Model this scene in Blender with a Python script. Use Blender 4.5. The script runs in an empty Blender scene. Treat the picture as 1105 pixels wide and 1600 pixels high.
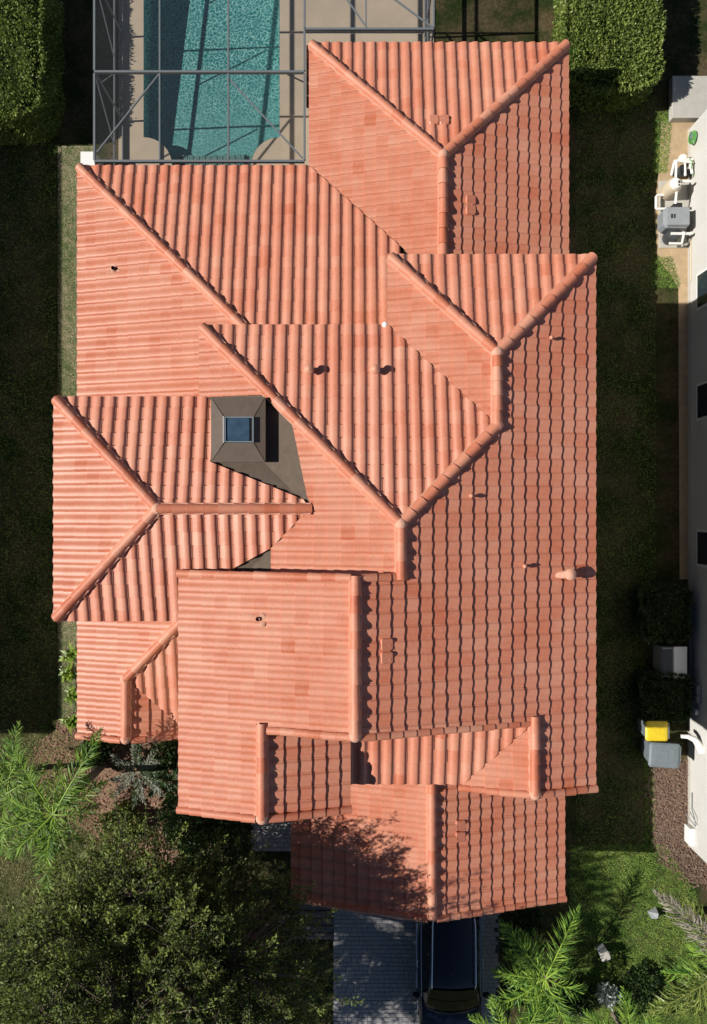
import bpy, math, random
import numpy as np
from mathutils import Vector, Matrix

# ------------------------------------------------------------------ camera, sky, sun, exposure
sc = bpy.context.scene
COL = sc.collection
H = 26.0                      # camera height above the lawn
F = 1254.0                    # focal length in pixels of the 1105 x 1600 photograph
cam = bpy.data.cameras.new('camera')
cam.sensor_fit = 'VERTICAL'; cam.sensor_height = 36.0; cam.sensor_width = 36.0
cam.lens = 36.0 * F / 1600.0
cam.clip_start = 0.5; cam.clip_end = 500
cam_o = bpy.data.objects.new('camera', cam); COL.objects.link(cam_o)
cam_o.location = (0, 0, H); cam_o.rotation_euler = (0, 0, 0)
sc.camera = cam_o

SUN_EL = math.radians(39.2); SUN_AZ = math.radians(2.6)   # light travels to +X, a little to +Y
world = bpy.data.worlds.new('World'); sc.world = world; world.use_nodes = True
wn = world.node_tree.nodes; wl = world.node_tree.links
sky = wn.new('ShaderNodeTexSky'); sky.sky_type = 'NISHITA'; sky.sun_disc = False
sky.sun_elevation = SUN_EL; sky.sun_rotation = math.pi / 2 + SUN_AZ
sky.air_density = 0.8; sky.dust_density = 0.2; sky.ozone_density = 1.0
bg = wn['Background']; bg.inputs['Strength'].default_value = 0.05
wl.new(sky.outputs[0], bg.inputs['Color'])
sl = bpy.data.lights.new('sun', 'SUN'); sl.energy = 5.0; sl.angle = math.radians(0.53); sl.color = (1.0, 0.95, 0.875)
so = bpy.data.objects.new('sun', sl); COL.objects.link(so)
sdir = Vector((math.cos(SUN_AZ) * math.cos(SUN_EL), math.sin(SUN_AZ) * math.cos(SUN_EL), -math.sin(SUN_EL)))
so.rotation_euler = sdir.to_track_quat('-Z', 'Y').to_euler(); so.location = (-20, 0, 30)
vs = sc.view_settings; vs.view_transform = 'Standard'; vs.look = 'None'; vs.gamma = 1.0
vs.exposure = 0.25; vs.use_curve_mapping = False
sc.render.engine = 'CYCLES'
cy = sc.cycles
cy.use_denoising = True; cy.max_bounces = 8; cy.diffuse_bounces = 3; cy.glossy_bounces = 3
cy.transmission_bounces = 6; cy.transparent_max_bounces = 12; cy.caustics_reflective = False; cy.caustics_refractive = False

rnd = random.Random(7); nrg = np.random.default_rng(7)

# ------------------------------------------------------------------ materials
def mat(name, color, rough=0.7, metallic=0.0, spec=0.5, noise=None, bump=None, coat=0.0):
    """noise = (scale, other colour, contrast) blends a second colour; bump = (scale, strength)."""
    m = bpy.data.materials.new(name); m.use_nodes = True
    nt = m.node_tree; b = nt.nodes['Principled BSDF']
    b.inputs['Base Color'].default_value = (*color, 1); b.inputs['Roughness'].default_value = rough
    b.inputs['Metallic'].default_value = metallic; b.inputs['Specular IOR Level'].default_value = spec
    b.inputs['Coat Weight'].default_value = coat
    geo = nt.nodes.new('ShaderNodeNewGeometry')
    if noise:
        n = nt.nodes.new('ShaderNodeTexNoise'); n.inputs['Scale'].default_value = noise[0]; n.inputs['Detail'].default_value = 6
        n.inputs['Roughness'].default_value = 0.65
        nt.links.new(geo.outputs['Position'], n.inputs['Vector'])
        r = nt.nodes.new('ShaderNodeMapRange'); k = noise[2]
        r.inputs[1].default_value = 0.5 - 0.5 * (1 - k) - 0.02; r.inputs[2].default_value = 0.5 + 0.5 * (1 - k)
        nt.links.new(n.outputs['Fac'], r.inputs[0])
        mx = nt.nodes.new('ShaderNodeMix'); mx.data_type = 'RGBA'
        mx.inputs['A'].default_value = (*color, 1); mx.inputs['B'].default_value = (*noise[1], 1)
        nt.links.new(r.outputs[0], mx.inputs['Factor']); nt.links.new(mx.outputs['Result'], b.inputs['Base Color'])
    if bump:
        n2 = nt.nodes.new('ShaderNodeTexNoise'); n2.inputs['Scale'].default_value = bump[0]; n2.inputs['Detail'].default_value = 4
        nt.links.new(geo.outputs['Position'], n2.inputs['Vector'])
        bp = nt.nodes.new('ShaderNodeBump'); bp.inputs['Strength'].default_value = bump[1]; bp.inputs['Distance'].default_value = 0.02
        nt.links.new(n2.outputs['Fac'], bp.inputs['Height']); nt.links.new(bp.outputs['Normal'], b.inputs['Normal'])
    return m

def tile_material(name='terracotta', shift=0.0, rough=0.46, spec=0.6):
    m = bpy.data.materials.new(name); m.use_nodes = True
    nt = m.node_tree; L = nt.links; b = nt.nodes['Principled BSDF']
    b.inputs['Roughness'].default_value = rough; b.inputs['Specular IOR Level'].default_value = spec
    at = nt.nodes.new('ShaderNodeAttribute'); at.attribute_name = 'tint'
    oi = nt.nodes.new('ShaderNodeObjectInfo')
    sep = nt.nodes.new('ShaderNodeSeparateColor'); L.new(oi.outputs['Color'], sep.inputs[0])
    ad = nt.nodes.new('ShaderNodeMath'); ad.operation = 'ADD'
    L.new(at.outputs['Fac'], ad.inputs[0]); L.new(sep.outputs[0], ad.inputs[1])
    geo = nt.nodes.new('ShaderNodeNewGeometry')
    n = nt.nodes.new('ShaderNodeTexNoise'); n.inputs['Scale'].default_value = 0.9; n.inputs['Detail'].default_value = 3
    L.new(geo.outputs['Position'], n.inputs['Vector'])
    ma = nt.nodes.new('ShaderNodeMath'); ma.operation = 'MULTIPLY_ADD'; ma.inputs[1].default_value = 0.9; ma.inputs[2].default_value = -0.42 + shift
    L.new(n.outputs['Fac'], ma.inputs[0])
    ad2 = nt.nodes.new('ShaderNodeMath'); ad2.operation = 'ADD'; L.new(ad.outputs[0], ad2.inputs[0]); L.new(ma.outputs[0], ad2.inputs[1])
    n2 = nt.nodes.new('ShaderNodeTexNoise'); n2.inputs['Scale'].default_value = 14; n2.inputs['Detail'].default_value = 6; n2.inputs['Roughness'].default_value = 0.7
    L.new(geo.outputs['Position'], n2.inputs['Vector'])
    ma2 = nt.nodes.new('ShaderNodeMath'); ma2.operation = 'MULTIPLY_ADD'; ma2.inputs[1].default_value = 0.85
    L.new(n2.outputs['Fac'], ma2.inputs[0]); ma2.inputs[2].default_value = -0.43
    ad3 = nt.nodes.new('ShaderNodeMath'); ad3.operation = 'ADD'; L.new(ad2.outputs[0], ad3.inputs[0]); L.new(ma2.outputs[0], ad3.inputs[1])
    cr = nt.nodes.new('ShaderNodeValToRGB'); e = cr.color_ramp.elements
    e[0].position = 0.0; e[0].color = (0.585, 0.270, 0.174, 1)
    e[1].position = 1.0; e[1].color = (0.42, 0.108, 0.052, 1)
    k = e.new(0.45); k.color = (0.533, 0.196, 0.116, 1)
    k = e.new(0.75); k.color = (0.483, 0.146, 0.074, 1)
    L.new(ad3.outputs[0], cr.inputs[0])
    # pale efflorescence spots
    n3 = nt.nodes.new('ShaderNodeTexNoise'); n3.inputs['Scale'].default_value = 3.1; n3.inputs['Detail'].default_value = 8; n3.inputs['Roughness'].default_value = 0.75
    L.new(geo.outputs['Position'], n3.inputs['Vector'])
    r3 = nt.nodes.new('ShaderNodeMapRange'); r3.inputs[1].default_value = 0.66; r3.inputs[2].default_value = 0.82; r3.inputs[4].default_value = 0.55
    L.new(n3.outputs['Fac'], r3.inputs[0])
    mx = nt.nodes.new('ShaderNodeMix'); mx.data_type = 'RGBA'; mx.inputs['B'].default_value = (0.60, 0.36, 0.28, 1)
    L.new(r3.outputs[0], mx.inputs['Factor']); L.new(cr.outputs[0], mx.inputs['A'])
    # dark lichen specks
    n4 = nt.nodes.new('ShaderNodeTexNoise'); n4.inputs['Scale'].default_value = 6.3; n4.inputs['Detail'].default_value = 8; n4.inputs['Roughness'].default_value = 0.8
    L.new(geo.outputs['Position'], n4.inputs['Vector'])
    r4 = nt.nodes.new('ShaderNodeMapRange'); r4.inputs[1].default_value = 0.58; r4.inputs[2].default_value = 0.78; r4.inputs[4].default_value = 0.5
    L.new(n4.outputs['Fac'], r4.inputs[0])
    mx2 = nt.nodes.new('ShaderNodeMix'); mx2.data_type = 'RGBA'; mx2.inputs['B'].default_value = (0.20, 0.08, 0.055, 1)
    L.new(r4.outputs[0], mx2.inputs['Factor']); L.new(mx.outputs['Result'], mx2.inputs['A'])
    L.new(mx2.outputs['Result'], b.inputs['Base Color'])
    bp = nt.nodes.new('ShaderNodeBump'); bp.inputs['Strength'].default_value = 0.25; bp.inputs['Distance'].default_value = 0.01
    L.new(n2.outputs['Fac'], bp.inputs['Height']); L.new(bp.outputs['Normal'], b.inputs['Normal'])
    return m

def leaf_material(name, ca, cb, rough=0.45, cc=None):
    m = bpy.data.materials.new(name); m.use_nodes = True
    nt = m.node_tree; L = nt.links; b = nt.nodes['Principled BSDF']
    b.inputs['Roughness'].default_value = rough; b.inputs['Specular IOR Level'].default_value = 0.4
    at = nt.nodes.new('ShaderNodeAttribute'); at.attribute_name = 'tint'
    cr = nt.nodes.new('ShaderNodeValToRGB'); e = cr.color_ramp.elements
    e[0].color = (*ca, 1); e[1].color = (*cb, 1)
    if cc: e[1].position = 0.9; k = e.new(1.0); k.color = (*cc, 1)
    L.new(at.outputs['Fac'], cr.inputs[0]); L.new(cr.outputs[0], b.inputs['Base Color'])
    tr = nt.nodes.new('ShaderNodeBsdfTranslucent'); L.new(cr.outputs[0], tr.inputs['Color'])
    mx = nt.nodes.new('ShaderNodeMixShader'); mx.inputs[0].default_value = 0.22
    L.new(b.outputs[0], mx.inputs[1]); L.new(tr.outputs[0], mx.inputs[2])
    L.new(mx.outputs[0], nt.nodes['Material Output'].inputs['Surface'])
    return m

M = {}
M['tile'] = tile_material()
M['cap'] = tile_material('terracotta_cap', -0.02, 0.55, 0.4)
M['mortar'] = mat('mortar', (0.57, 0.27, 0.185), 0.9, noise=(9, (0.62, 0.36, 0.26), 0.6), bump=(60, 0.4))
M['pale_mortar'] = mat('pale_mortar', (0.58, 0.34, 0.24), 0.9, noise=(20, (0.5, 0.25, 0.17), 0.6), bump=(60, 0.4))
M['membrane'] = mat('membrane', (0.088, 0.064, 0.045), 0.85, noise=(5, (0.125, 0.094, 0.068), 0.55), bump=(50, 0.3))
M['curb'] = mat('bronze_curb', (0.088, 0.061, 0.042), 0.65, noise=(4, (0.115, 0.083, 0.060), 0.6))
M['stucco'] = mat('stucco', (0.62, 0.55, 0.45), 0.9, noise=(2, (0.56, 0.49, 0.40), 0.5), bump=(80, 0.3))
M['white_stucco'] = mat('white_stucco', (0.60, 0.595, 0.57), 0.9, noise=(0.9, (0.51, 0.50, 0.475), 0.45), bump=(90, 0.3))
M['fascia'] = mat('fascia', (0.16, 0.09, 0.06), 0.6)
M['glass'] = mat('window_glass', (0.02, 0.03, 0.045), 0.08, spec=0.8)
M['sky_glass'] = mat('skylight_glass', (0.022, 0.05, 0.085), 0.22, spec=0.7, noise=(6, (0.05, 0.09, 0.13), 0.6))
M['white'] = mat('white_paint', (0.78, 0.78, 0.76), 0.45)
M['pvc'] = mat('white_pvc', (0.78, 0.77, 0.73), 0.4)
M['alu'] = mat('grey_aluminium', (0.135, 0.15, 0.16), 0.5, metallic=0.0, spec=0.5)
M['deck'] = mat('pool_deck', (0.45, 0.365, 0.27), 0.85, noise=(1.5, (0.38, 0.31, 0.23), 0.6), bump=(70, 0.25))
M['concrete'] = mat('concrete', (0.50, 0.48, 0.43), 0.9, noise=(3, (0.40, 0.38, 0.34), 0.55), bump=(60, 0.3))
M['black_plastic'] = mat('black_plastic', (0.018, 0.018, 0.02), 0.45)
M['grey_plastic'] = mat('grey_plastic', (0.135, 0.165, 0.185), 0.5, noise=(8, (0.17, 0.20, 0.22), 0.6))
M['heater_grey'] = mat('heater_grey', (0.22, 0.24, 0.26), 0.45, noise=(6, (0.27, 0.29, 0.31), 0.6))
M['dark_grey'] = mat('dark_grey', (0.045, 0.05, 0.055), 0.5)
M['yellow'] = mat('yellow_plastic', (0.72, 0.55, 0.02), 0.45, noise=(8, (0.62, 0.45, 0.015), 0.6))
M['beige'] = mat('beige_plastic', (0.55, 0.47, 0.34), 0.5)
M['green_hose'] = mat('green_hose', (0.10, 0.34, 0.07), 0.5)
M['wood'] = mat('weathered_wood', (0.16, 0.145, 0.135), 0.85, noise=(7, (0.10, 0.09, 0.082), 0.6), bump=(40, 0.4))
M['bark'] = mat('bark', (0.17, 0.13, 0.095), 0.95, noise=(9, (0.09, 0.07, 0.05), 0.6), bump=(30, 0.8))
M['palm_bark'] = mat('palm_bark', (0.24, 0.20, 0.155), 0.95, noise=(8, (0.13, 0.105, 0.08), 0.6), bump=(30, 0.8))
M['paint'] = mat('navy_black_paint', (0.0045, 0.0075, 0.018), 0.22, spec=0.35, coat=0.1)
M['car_glass'] = mat('car_glass', (0.005, 0.010, 0.006), 0.06, spec=0.2)
M['chrome'] = mat('chrome', (0.62, 0.64, 0.66), 0.2, metallic=1.0)
M['rubber'] = mat('rubber', (0.02, 0.02, 0.02), 0.9)
M['lamp'] = mat('headlight', (0.6, 0.62, 0.65), 0.15)
M['paver'] = mat('paver', (0.35, 0.345, 0.345), 0.9, noise=(2.2, (0.29, 0.285, 0.285), 0.55), bump=(90, 0.4))
M['paver_b'] = mat('paver_brown', (0.37, 0.35, 0.335), 0.9, noise=(2.2, (0.30, 0.285, 0.28), 0.55), bump=(90, 0.4))
M['paver_c'] = mat('paver_dark', (0.27, 0.27, 0.275), 0.9, noise=(2.2, (0.32, 0.315, 0.315), 0.55), bump=(90, 0.4))
M['joint_sand'] = mat('joint_sand', (0.11, 0.105, 0.10), 0.95, noise=(20, (0.03, 0.03, 0.025), 0.6))
M['sand'] = mat('sandy_soil', (0.52, 0.375, 0.22), 0.95, noise=(2.6, (0.36, 0.27, 0.165), 0.6), bump=(30, 0.6))
M['mulch'] = mat('mulch', (0.20, 0.135, 0.095), 0.95, noise=(12, (0.085, 0.06, 0.045), 0.7), bump=(35, 1.0))
M['red_mulch'] = mat('red_mulch', (0.30, 0.16, 0.115), 0.95, noise=(10, (0.20, 0.15, 0.085), 0.7), bump=(35, 1.0))
M['screen_edge'] = M['alu']

def ground_material():
    m = bpy.data.materials.new('lawn'); m.use_nodes = True
    nt = m.node_tree; L = nt.links; b = nt.nodes['Principled BSDF']; b.inputs['Roughness'].default_value = 0.95
    b.inputs['Specular IOR Level'].default_value = 0.1
    geo = nt.nodes.new('ShaderNodeNewGeometry')
    def noise(s, d=6, r=0.65):
        n = nt.nodes.new('ShaderNodeTexNoise'); n.inputs['Scale'].default_value = s; n.inputs['Detail'].default_value = d
        n.inputs['Roughness'].default_value = r; L.new(geo.outputs['Position'], n.inputs['Vector']); return n
    a = noise(0.8, 7, 0.7); c = noise(9, 8, 0.75)
    r = nt.nodes.new('ShaderNodeMapRange'); r.inputs[1].default_value = 0.42; r.inputs[2].default_value = 0.60; L.new(a.outputs['Fac'], r.inputs[0])
    mx = nt.nodes.new('ShaderNodeMix'); mx.data_type = 'RGBA'
    mx.inputs['A'].default_value = (0.032, 0.048, 0.015, 1); mx.inputs['B'].default_value = (0.115, 0.090, 0.052, 1)  # lawn tones darkened to deepen the shade beside the house
    L.new(r.outputs[0], mx.inputs['Factor'])
    r2 = nt.nodes.new('ShaderNodeMapRange'); r2.inputs[1].default_value = 0.35; r2.inputs[2].default_value = 0.7; L.new(c.outputs['Fac'], r2.inputs[0])
    mx2 = nt.nodes.new('ShaderNodeMix'); mx2.data_type = 'RGBA'; mx2.blend_type = 'MULTIPLY'; mx2.inputs['Factor'].default_value = 1
    cr = nt.nodes.new('ShaderNodeValToRGB'); cr.color_ramp.elements[0].color = (0.45, 0.45, 0.4, 1); cr.color_ramp.elements[1].color = (1.25, 1.2, 1.1, 1)
    L.new(r2.outputs[0], cr.inputs[0]); L.new(mx.outputs['Result'], mx2.inputs['A']); L.new(cr.outputs[0], mx2.inputs['B'])
    L.new(mx2.outputs['Result'], b.inputs['Base Color'])
    bp = nt.nodes.new('ShaderNodeBump'); bp.inputs['Strength'].default_value = 0.8; bp.inputs['Distance'].default_value = 0.04
    L.new(c.outputs['Fac'], bp.inputs['Height']); L.new(bp.outputs['Normal'], b.inputs['Normal'])
    return m
M['lawn'] = ground_material()

def screen_material():
    m = bpy.data.materials.new('insect_screen'); m.use_nodes = True
    nt = m.node_tree; L = nt.links; b = nt.nodes['Principled BSDF']
    b.inputs['Base Color'].default_value = (0.06, 0.065, 0.07, 1); b.inputs['Roughness'].default_value = 0.6
    t = nt.nodes.new('ShaderNodeBsdfTransparent'); mx = nt.nodes.new('ShaderNodeMixShader'); mx.inputs[0].default_value = 0.15
    L.new(t.outputs[0], mx.inputs[1]); L.new(b.outputs[0], mx.inputs[2]); L.new(mx.outputs[0], nt.nodes['Material Output'].inputs['Surface'])
    return m
M['screen'] = screen_material()

def water_material():
    """clear tinted water; a net of caustic light is painted into its colour"""
    m = bpy.data.materials.new('pool_water'); m.use_nodes = True
    nt = m.node_tree; L = nt.links
    nt.nodes.remove(nt.nodes['Principled BSDF'])
    out = nt.nodes['Material Output']
    geo = nt.nodes.new('ShaderNodeNewGeometry')
    nz = nt.nodes.new('ShaderNodeTexNoise'); nz.inputs['Scale'].default_value = 3.5; nz.inputs['Detail'].default_value = 2
    L.new(geo.outputs['Position'], nz.inputs['Vector'])
    mixv = nt.nodes.new('ShaderNodeVectorMath'); mixv.operation = 'MULTIPLY_ADD'; mixv.inputs[1].default_value = (.38, .38, 0)
    L.new(nz.outputs['Color'], mixv.inputs[0]); L.new(geo.outputs['Position'], mixv.inputs[2])
    vo = nt.nodes.new('ShaderNodeTexVoronoi'); vo.feature = 'DISTANCE_TO_EDGE'; vo.inputs['Scale'].default_value = 8.5; vo.voronoi_dimensions = '2D'  # painted caustics: cell edges become the bright lines
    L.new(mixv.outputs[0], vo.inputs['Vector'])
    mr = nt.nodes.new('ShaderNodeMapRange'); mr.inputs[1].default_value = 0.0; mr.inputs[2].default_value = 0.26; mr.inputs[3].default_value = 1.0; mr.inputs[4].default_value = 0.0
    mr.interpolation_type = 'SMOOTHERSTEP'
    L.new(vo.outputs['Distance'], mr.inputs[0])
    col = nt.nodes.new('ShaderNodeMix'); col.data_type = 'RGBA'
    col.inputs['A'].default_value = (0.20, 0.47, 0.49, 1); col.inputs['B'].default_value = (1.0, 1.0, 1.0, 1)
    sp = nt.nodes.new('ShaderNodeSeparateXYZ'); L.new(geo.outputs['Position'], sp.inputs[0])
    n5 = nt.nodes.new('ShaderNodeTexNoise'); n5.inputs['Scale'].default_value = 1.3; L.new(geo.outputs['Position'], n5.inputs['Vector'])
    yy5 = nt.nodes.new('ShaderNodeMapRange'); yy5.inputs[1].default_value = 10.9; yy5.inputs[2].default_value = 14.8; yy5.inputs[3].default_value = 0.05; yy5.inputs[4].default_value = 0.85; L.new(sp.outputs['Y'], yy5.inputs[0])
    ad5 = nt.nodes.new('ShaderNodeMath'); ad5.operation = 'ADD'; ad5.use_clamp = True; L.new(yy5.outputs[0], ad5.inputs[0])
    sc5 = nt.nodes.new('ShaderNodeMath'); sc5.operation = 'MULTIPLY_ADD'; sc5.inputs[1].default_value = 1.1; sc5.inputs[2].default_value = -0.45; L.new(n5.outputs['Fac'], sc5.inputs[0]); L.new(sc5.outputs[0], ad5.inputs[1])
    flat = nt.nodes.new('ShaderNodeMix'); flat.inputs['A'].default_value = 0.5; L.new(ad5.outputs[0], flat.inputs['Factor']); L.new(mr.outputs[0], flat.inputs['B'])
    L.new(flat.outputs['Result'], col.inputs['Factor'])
    t = nt.nodes.new('ShaderNodeBsdfTransparent'); L.new(col.outputs['Result'], t.inputs['Color'])
    g = nt.nodes.new('ShaderNodeBsdfGlossy'); g.inputs['Roughness'].default_value = 0.02
    fr = nt.nodes.new('ShaderNodeFresnel'); fr.inputs['IOR'].default_value = 1.33
    mx = nt.nodes.new('ShaderNodeMixShader')
    inv = nt.nodes.new('ShaderNodeMath'); inv.operation = 'SUBTRACT'; inv.inputs[0].default_value = 1.0; L.new(geo.outputs['Backfacing'], inv.inputs[1])
    mu = nt.nodes.new('ShaderNodeMath'); mu.operation = 'MULTIPLY'; L.new(fr.outputs[0], mu.inputs[0]); L.new(inv.outputs[0], mu.inputs[1])
    L.new(mu.outputs[0], mx.inputs[0]); L.new(t.outputs[0], mx.inputs[1]); L.new(g.outputs[0], mx.inputs[2])
    L.new(mx.outputs[0], out.inputs['Surface'])
    return m
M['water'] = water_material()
M['pool_plaster'] = mat('pool_plaster', (0.31, 0.53, 0.50), 0.8, noise=(1.4, (0.21, 0.42, 0.40), 0.6))
M['pool_stone'] = mat('pool_stone', (0.33, 0.40, 0.36), 0.85, noise=(9, (0.2, 0.26, 0.24), 0.6))

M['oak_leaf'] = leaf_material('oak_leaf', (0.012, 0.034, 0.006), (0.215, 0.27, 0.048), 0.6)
M['hedge_leaf'] = leaf_material('hedge_leaf', (0.085, 0.145, 0.028), (0.29, 0.36, 0.085), 0.45)
M['palm_leaf'] = leaf_material('palm_leaf', (0.060, 0.170, 0.018), (0.32, 0.48, 0.062), 0.55)
M['deep_palm_leaf'] = leaf_material('deep_palm_leaf', (0.034, 0.110, 0.012), (0.25, 0.39, 0.048), 0.55)
M['yellow_palm_leaf'] = leaf_material('yellow_palm_leaf', (0.13, 0.20, 0.03), (0.32, 0.36, 0.09), 0.4)
M['dry_leaf'] = leaf_material('dry_leaf', (0.22, 0.19, 0.15), (0.42, 0.38, 0.32), 0.7)
M['silver_leaf'] = leaf_material('silver_leaf', (0.14, 0.16, 0.11), (0.34, 0.34, 0.27), 0.6)
M['lime_leaf'] = leaf_material('lime_leaf', (0.10, 0.20, 0.02), (0.28, 0.38, 0.05), 0.45)
M['white_leaf'] = leaf_material('white_leaf', (0.20, 0.25, 0.20), (0.62, 0.66, 0.64), 0.4)
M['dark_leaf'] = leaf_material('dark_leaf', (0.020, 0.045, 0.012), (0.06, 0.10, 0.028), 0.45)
M['grass'] = leaf_material('grass_blade', (0.12, 0.20, 0.05), (0.56, 0.48, 0.32), 0.7)  # strip blades, with sunlight added into their pale colour
M['mid_grass'] = leaf_material('mid_grass_blade', (0.10, 0.15, 0.032), (0.40, 0.38, 0.17), 0.7)
M['lush_grass'] = leaf_material('lush_grass_blade', (0.075, 0.17, 0.020), (0.30, 0.42, 0.085), 0.7)

# ------------------------------------------------------------------ helpers
class MB:
    """collects faces for ONE mesh object"""
    def __init__(s): s.v = []; s.f = []; s.t = []
    def face(s, pts, tint=0.0):
        k = len(s.v); s.v.extend(tuple(p) for p in pts); s.f.append(tuple(range(k, k + len(pts)))); s.t.append(tint)
    def raw(s, vs, fs, tint=0.0):
        k = len(s.v); s.v.extend(tuple(p) for p in vs)
        for f in fs: s.f.append(tuple(i + k for i in f)); s.t.append(tint)
    def box(s, x0, x1, y0, y1, z0, z1, bev=0.0, mtx=None):
        b = min(bev, (x1 - x0) * .45, (y1 - y0) * .45, (z1 - z0) * .45)
        if b <= 0:
            vs = [(x, y, z) for z in (z0, z1) for y in (y0, y1) for x in (x0, x1)]
            fs = [(0, 2, 3, 1), (4, 5, 7, 6), (0, 1, 5, 4), (2, 6, 7, 3), (0, 4, 6, 2), (1, 3, 7, 5)]
        else:
            def ring(i, z):
                a0, a1, b0, b1 = x0 + i, x1 - i, y0 + i, y1 - i
                return [(a0 + b, b0, z), (a1 - b, b0, z), (a1, b0 + b, z), (a1, b1 - b, z), (a1 - b, b1, z), (a0 + b, b1, z), (a0, b1 - b, z), (a0, b0 + b, z)]
            vs = ring(b * .5, z0) + ring(0, z0 + b) + ring(0, z1 - b) + ring(b * .7, z1)
            fs = [tuple(range(7, -1, -1)), tuple(range(24, 32))]
            for r in range(3):
                for i in range(8):
                    j = (i + 1) % 8; fs.append((r * 8 + i, r * 8 + j, r * 8 + 8 + j, r * 8 + 8 + i))
        if mtx is not None: vs = [tuple(mtx @ Vector(p)) for p in vs]
        s.raw(vs, fs); return s
    def tube(s, pts, r, n=8, cap=True):
        pts = [Vector(p) for p in pts]
        rs = r if isinstance(r, (list, tuple)) else [r] * len(pts)
        vs = []; prev = None
        for i, p in enumerate(pts):
            d = (pts[min(i + 1, len(pts) - 1)] - pts[max(i - 1, 0)]).normalized()
            up = Vector((0, 0, 1)) if abs(d.z) < 0.9 else Vector((0, 1, 0))
            if prev is not None and abs(prev.dot(d)) < 0.95: up = prev
            a = d.cross(up).normalized(); c = a.cross(d).normalized(); prev = c
            for k in range(n):
                t = 2 * math.pi * k / n; vs.append(p + (a * math.cos(t) + c * math.sin(t)) * rs[i])
        fs = []
        for i in range(len(pts) - 1):
            for k in range(n):
                j = (k + 1) % n; fs.append((i * n + k, i * n + j, (i + 1) * n + j, (i + 1) * n + k))
        if cap: fs.append(tuple(range(n - 1, -1, -1))); fs.append(tuple((len(pts) - 1) * n + k for k in range(n)))
        s.raw(vs, fs); return s
    def lathe(s, c, prof, n=16, axis='Z'):
        vs = []
        for r, h in prof:
            for k in range(n):
                t = 2 * math.pi * k / n; x, y = r * math.cos(t), r * math.sin(t)
                p = (x, y, h) if axis == 'Z' else ((h, x, y) if axis == 'X' else (x, h, y))
                vs.append((c[0] + p[0], c[1] + p[1], c[2] + p[2]))
        fs = []
        for i in range(len(prof) - 1):
            for k in range(n):
                j = (k + 1) % n; fs.append((i * n + k, i * n + j, (i + 1) * n + j, (i + 1) * n + k))
        fs.append(tuple(range(n - 1, -1, -1))); fs.append(tuple((len(prof) - 1) * n + k for k in range(n)))
        s.raw(vs, fs); return s
    def obj(s, name, m, parent=None, smooth=False, loc=(0, 0, 0), rz=0.0, angle=None):
        me = bpy.data.meshes.new(name); me.from_pydata(s.v, [], s.f); me.materials.append(m)
        if any(s.t):
            a = me.attributes.new('tint', 'FLOAT', 'FACE'); a.data.foreach_set('value', s.t)
        if smooth:
            me.polygons.foreach_set('use_smooth', [True] * len(me.polygons))
            me.set_sharp_from_angle(angle=math.radians(angle or 40))
        me.update()
        return link(name, me, parent, loc, rz)

def link(name, me, parent=None, loc=(0, 0, 0), rz=0.0):
    o = bpy.data.objects.new(name, me); COL.objects.link(o)
    o.location = loc; o.rotation_euler = (0, 0, rz); o.parent = parent; o.color = (0, 0, 0, 1)
    return o
def tag(o, label=None, cat=None, group=None, kind=None):
    if label: o['label'] = label
    if cat: o['category'] = cat
    if group: o['group'] = group
    if kind: o['kind'] = kind
    return o
def thing(name, label, cat, loc=(0, 0, 0), rz=0.0, group=None):
    o = bpy.data.objects.new(name, None); COL.objects.link(o); o.location = loc; o.rotation_euler = (0, 0, rz)
    return tag(o, label, cat, group)
def np_mesh(name, V, k, tint, m, parent=None, smooth=False):
    """V (n*k,3): n separate k-gons"""
    n = len(V) // k
    me = bpy.data.meshes.new(name); me.vertices.add(n * k); me.vertices.foreach_set('co', np.asarray(V, dtype=np.float32).ravel())
    me.loops.add(n * k); me.loops.foreach_set('vertex_index', np.arange(n * k, dtype=np.int32))
    me.polygons.add(n); me.polygons.foreach_set('loop_start', np.arange(0, n * k, k, dtype=np.int32))
    me.update(calc_edges=True)
    a = me.attributes.new('tint', 'FLOAT', 'FACE'); a.data.foreach_set('value', np.asarray(tint, dtype=np.float32))
    me.materials.append(m); me.update()
    return link(name, me, parent)
def at(px, py, z=0.0):
    d = (H - z) / F
    return Vector(((px - 552.5) * d, (800 - py) * d, z))

def leaves_np(P, D, length, width, up=None, jit=0.6, bend=0.0):
    """rhombic leaves at P (n,3), pointing along D, random roll; returns (n*4,3)"""
    n = len(P)
    D = D + nrg.normal(0, jit, (n, 3)); D /= np.linalg.norm(D, axis=1)[:, None] + 1e-9
    U = nrg.normal(0, 1, (n, 3)) if up is None else up + nrg.normal(0, 0.35, (n, 3))
    S = np.cross(D, U); S /= np.linalg.norm(S, axis=1)[:, None] + 1e-9
    L = (np.asarray(length) * nrg.uniform(0.65, 1.25, n))[:, None]; W = L * (width)
    a = P; b = P + D * L * 0.45 + S * W * 0.5; c = P + D * L; d = P + D * L * 0.45 - S * W * 0.5
    return np.stack([a, b, c, d], axis=1).reshape(-1, 3)

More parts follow.
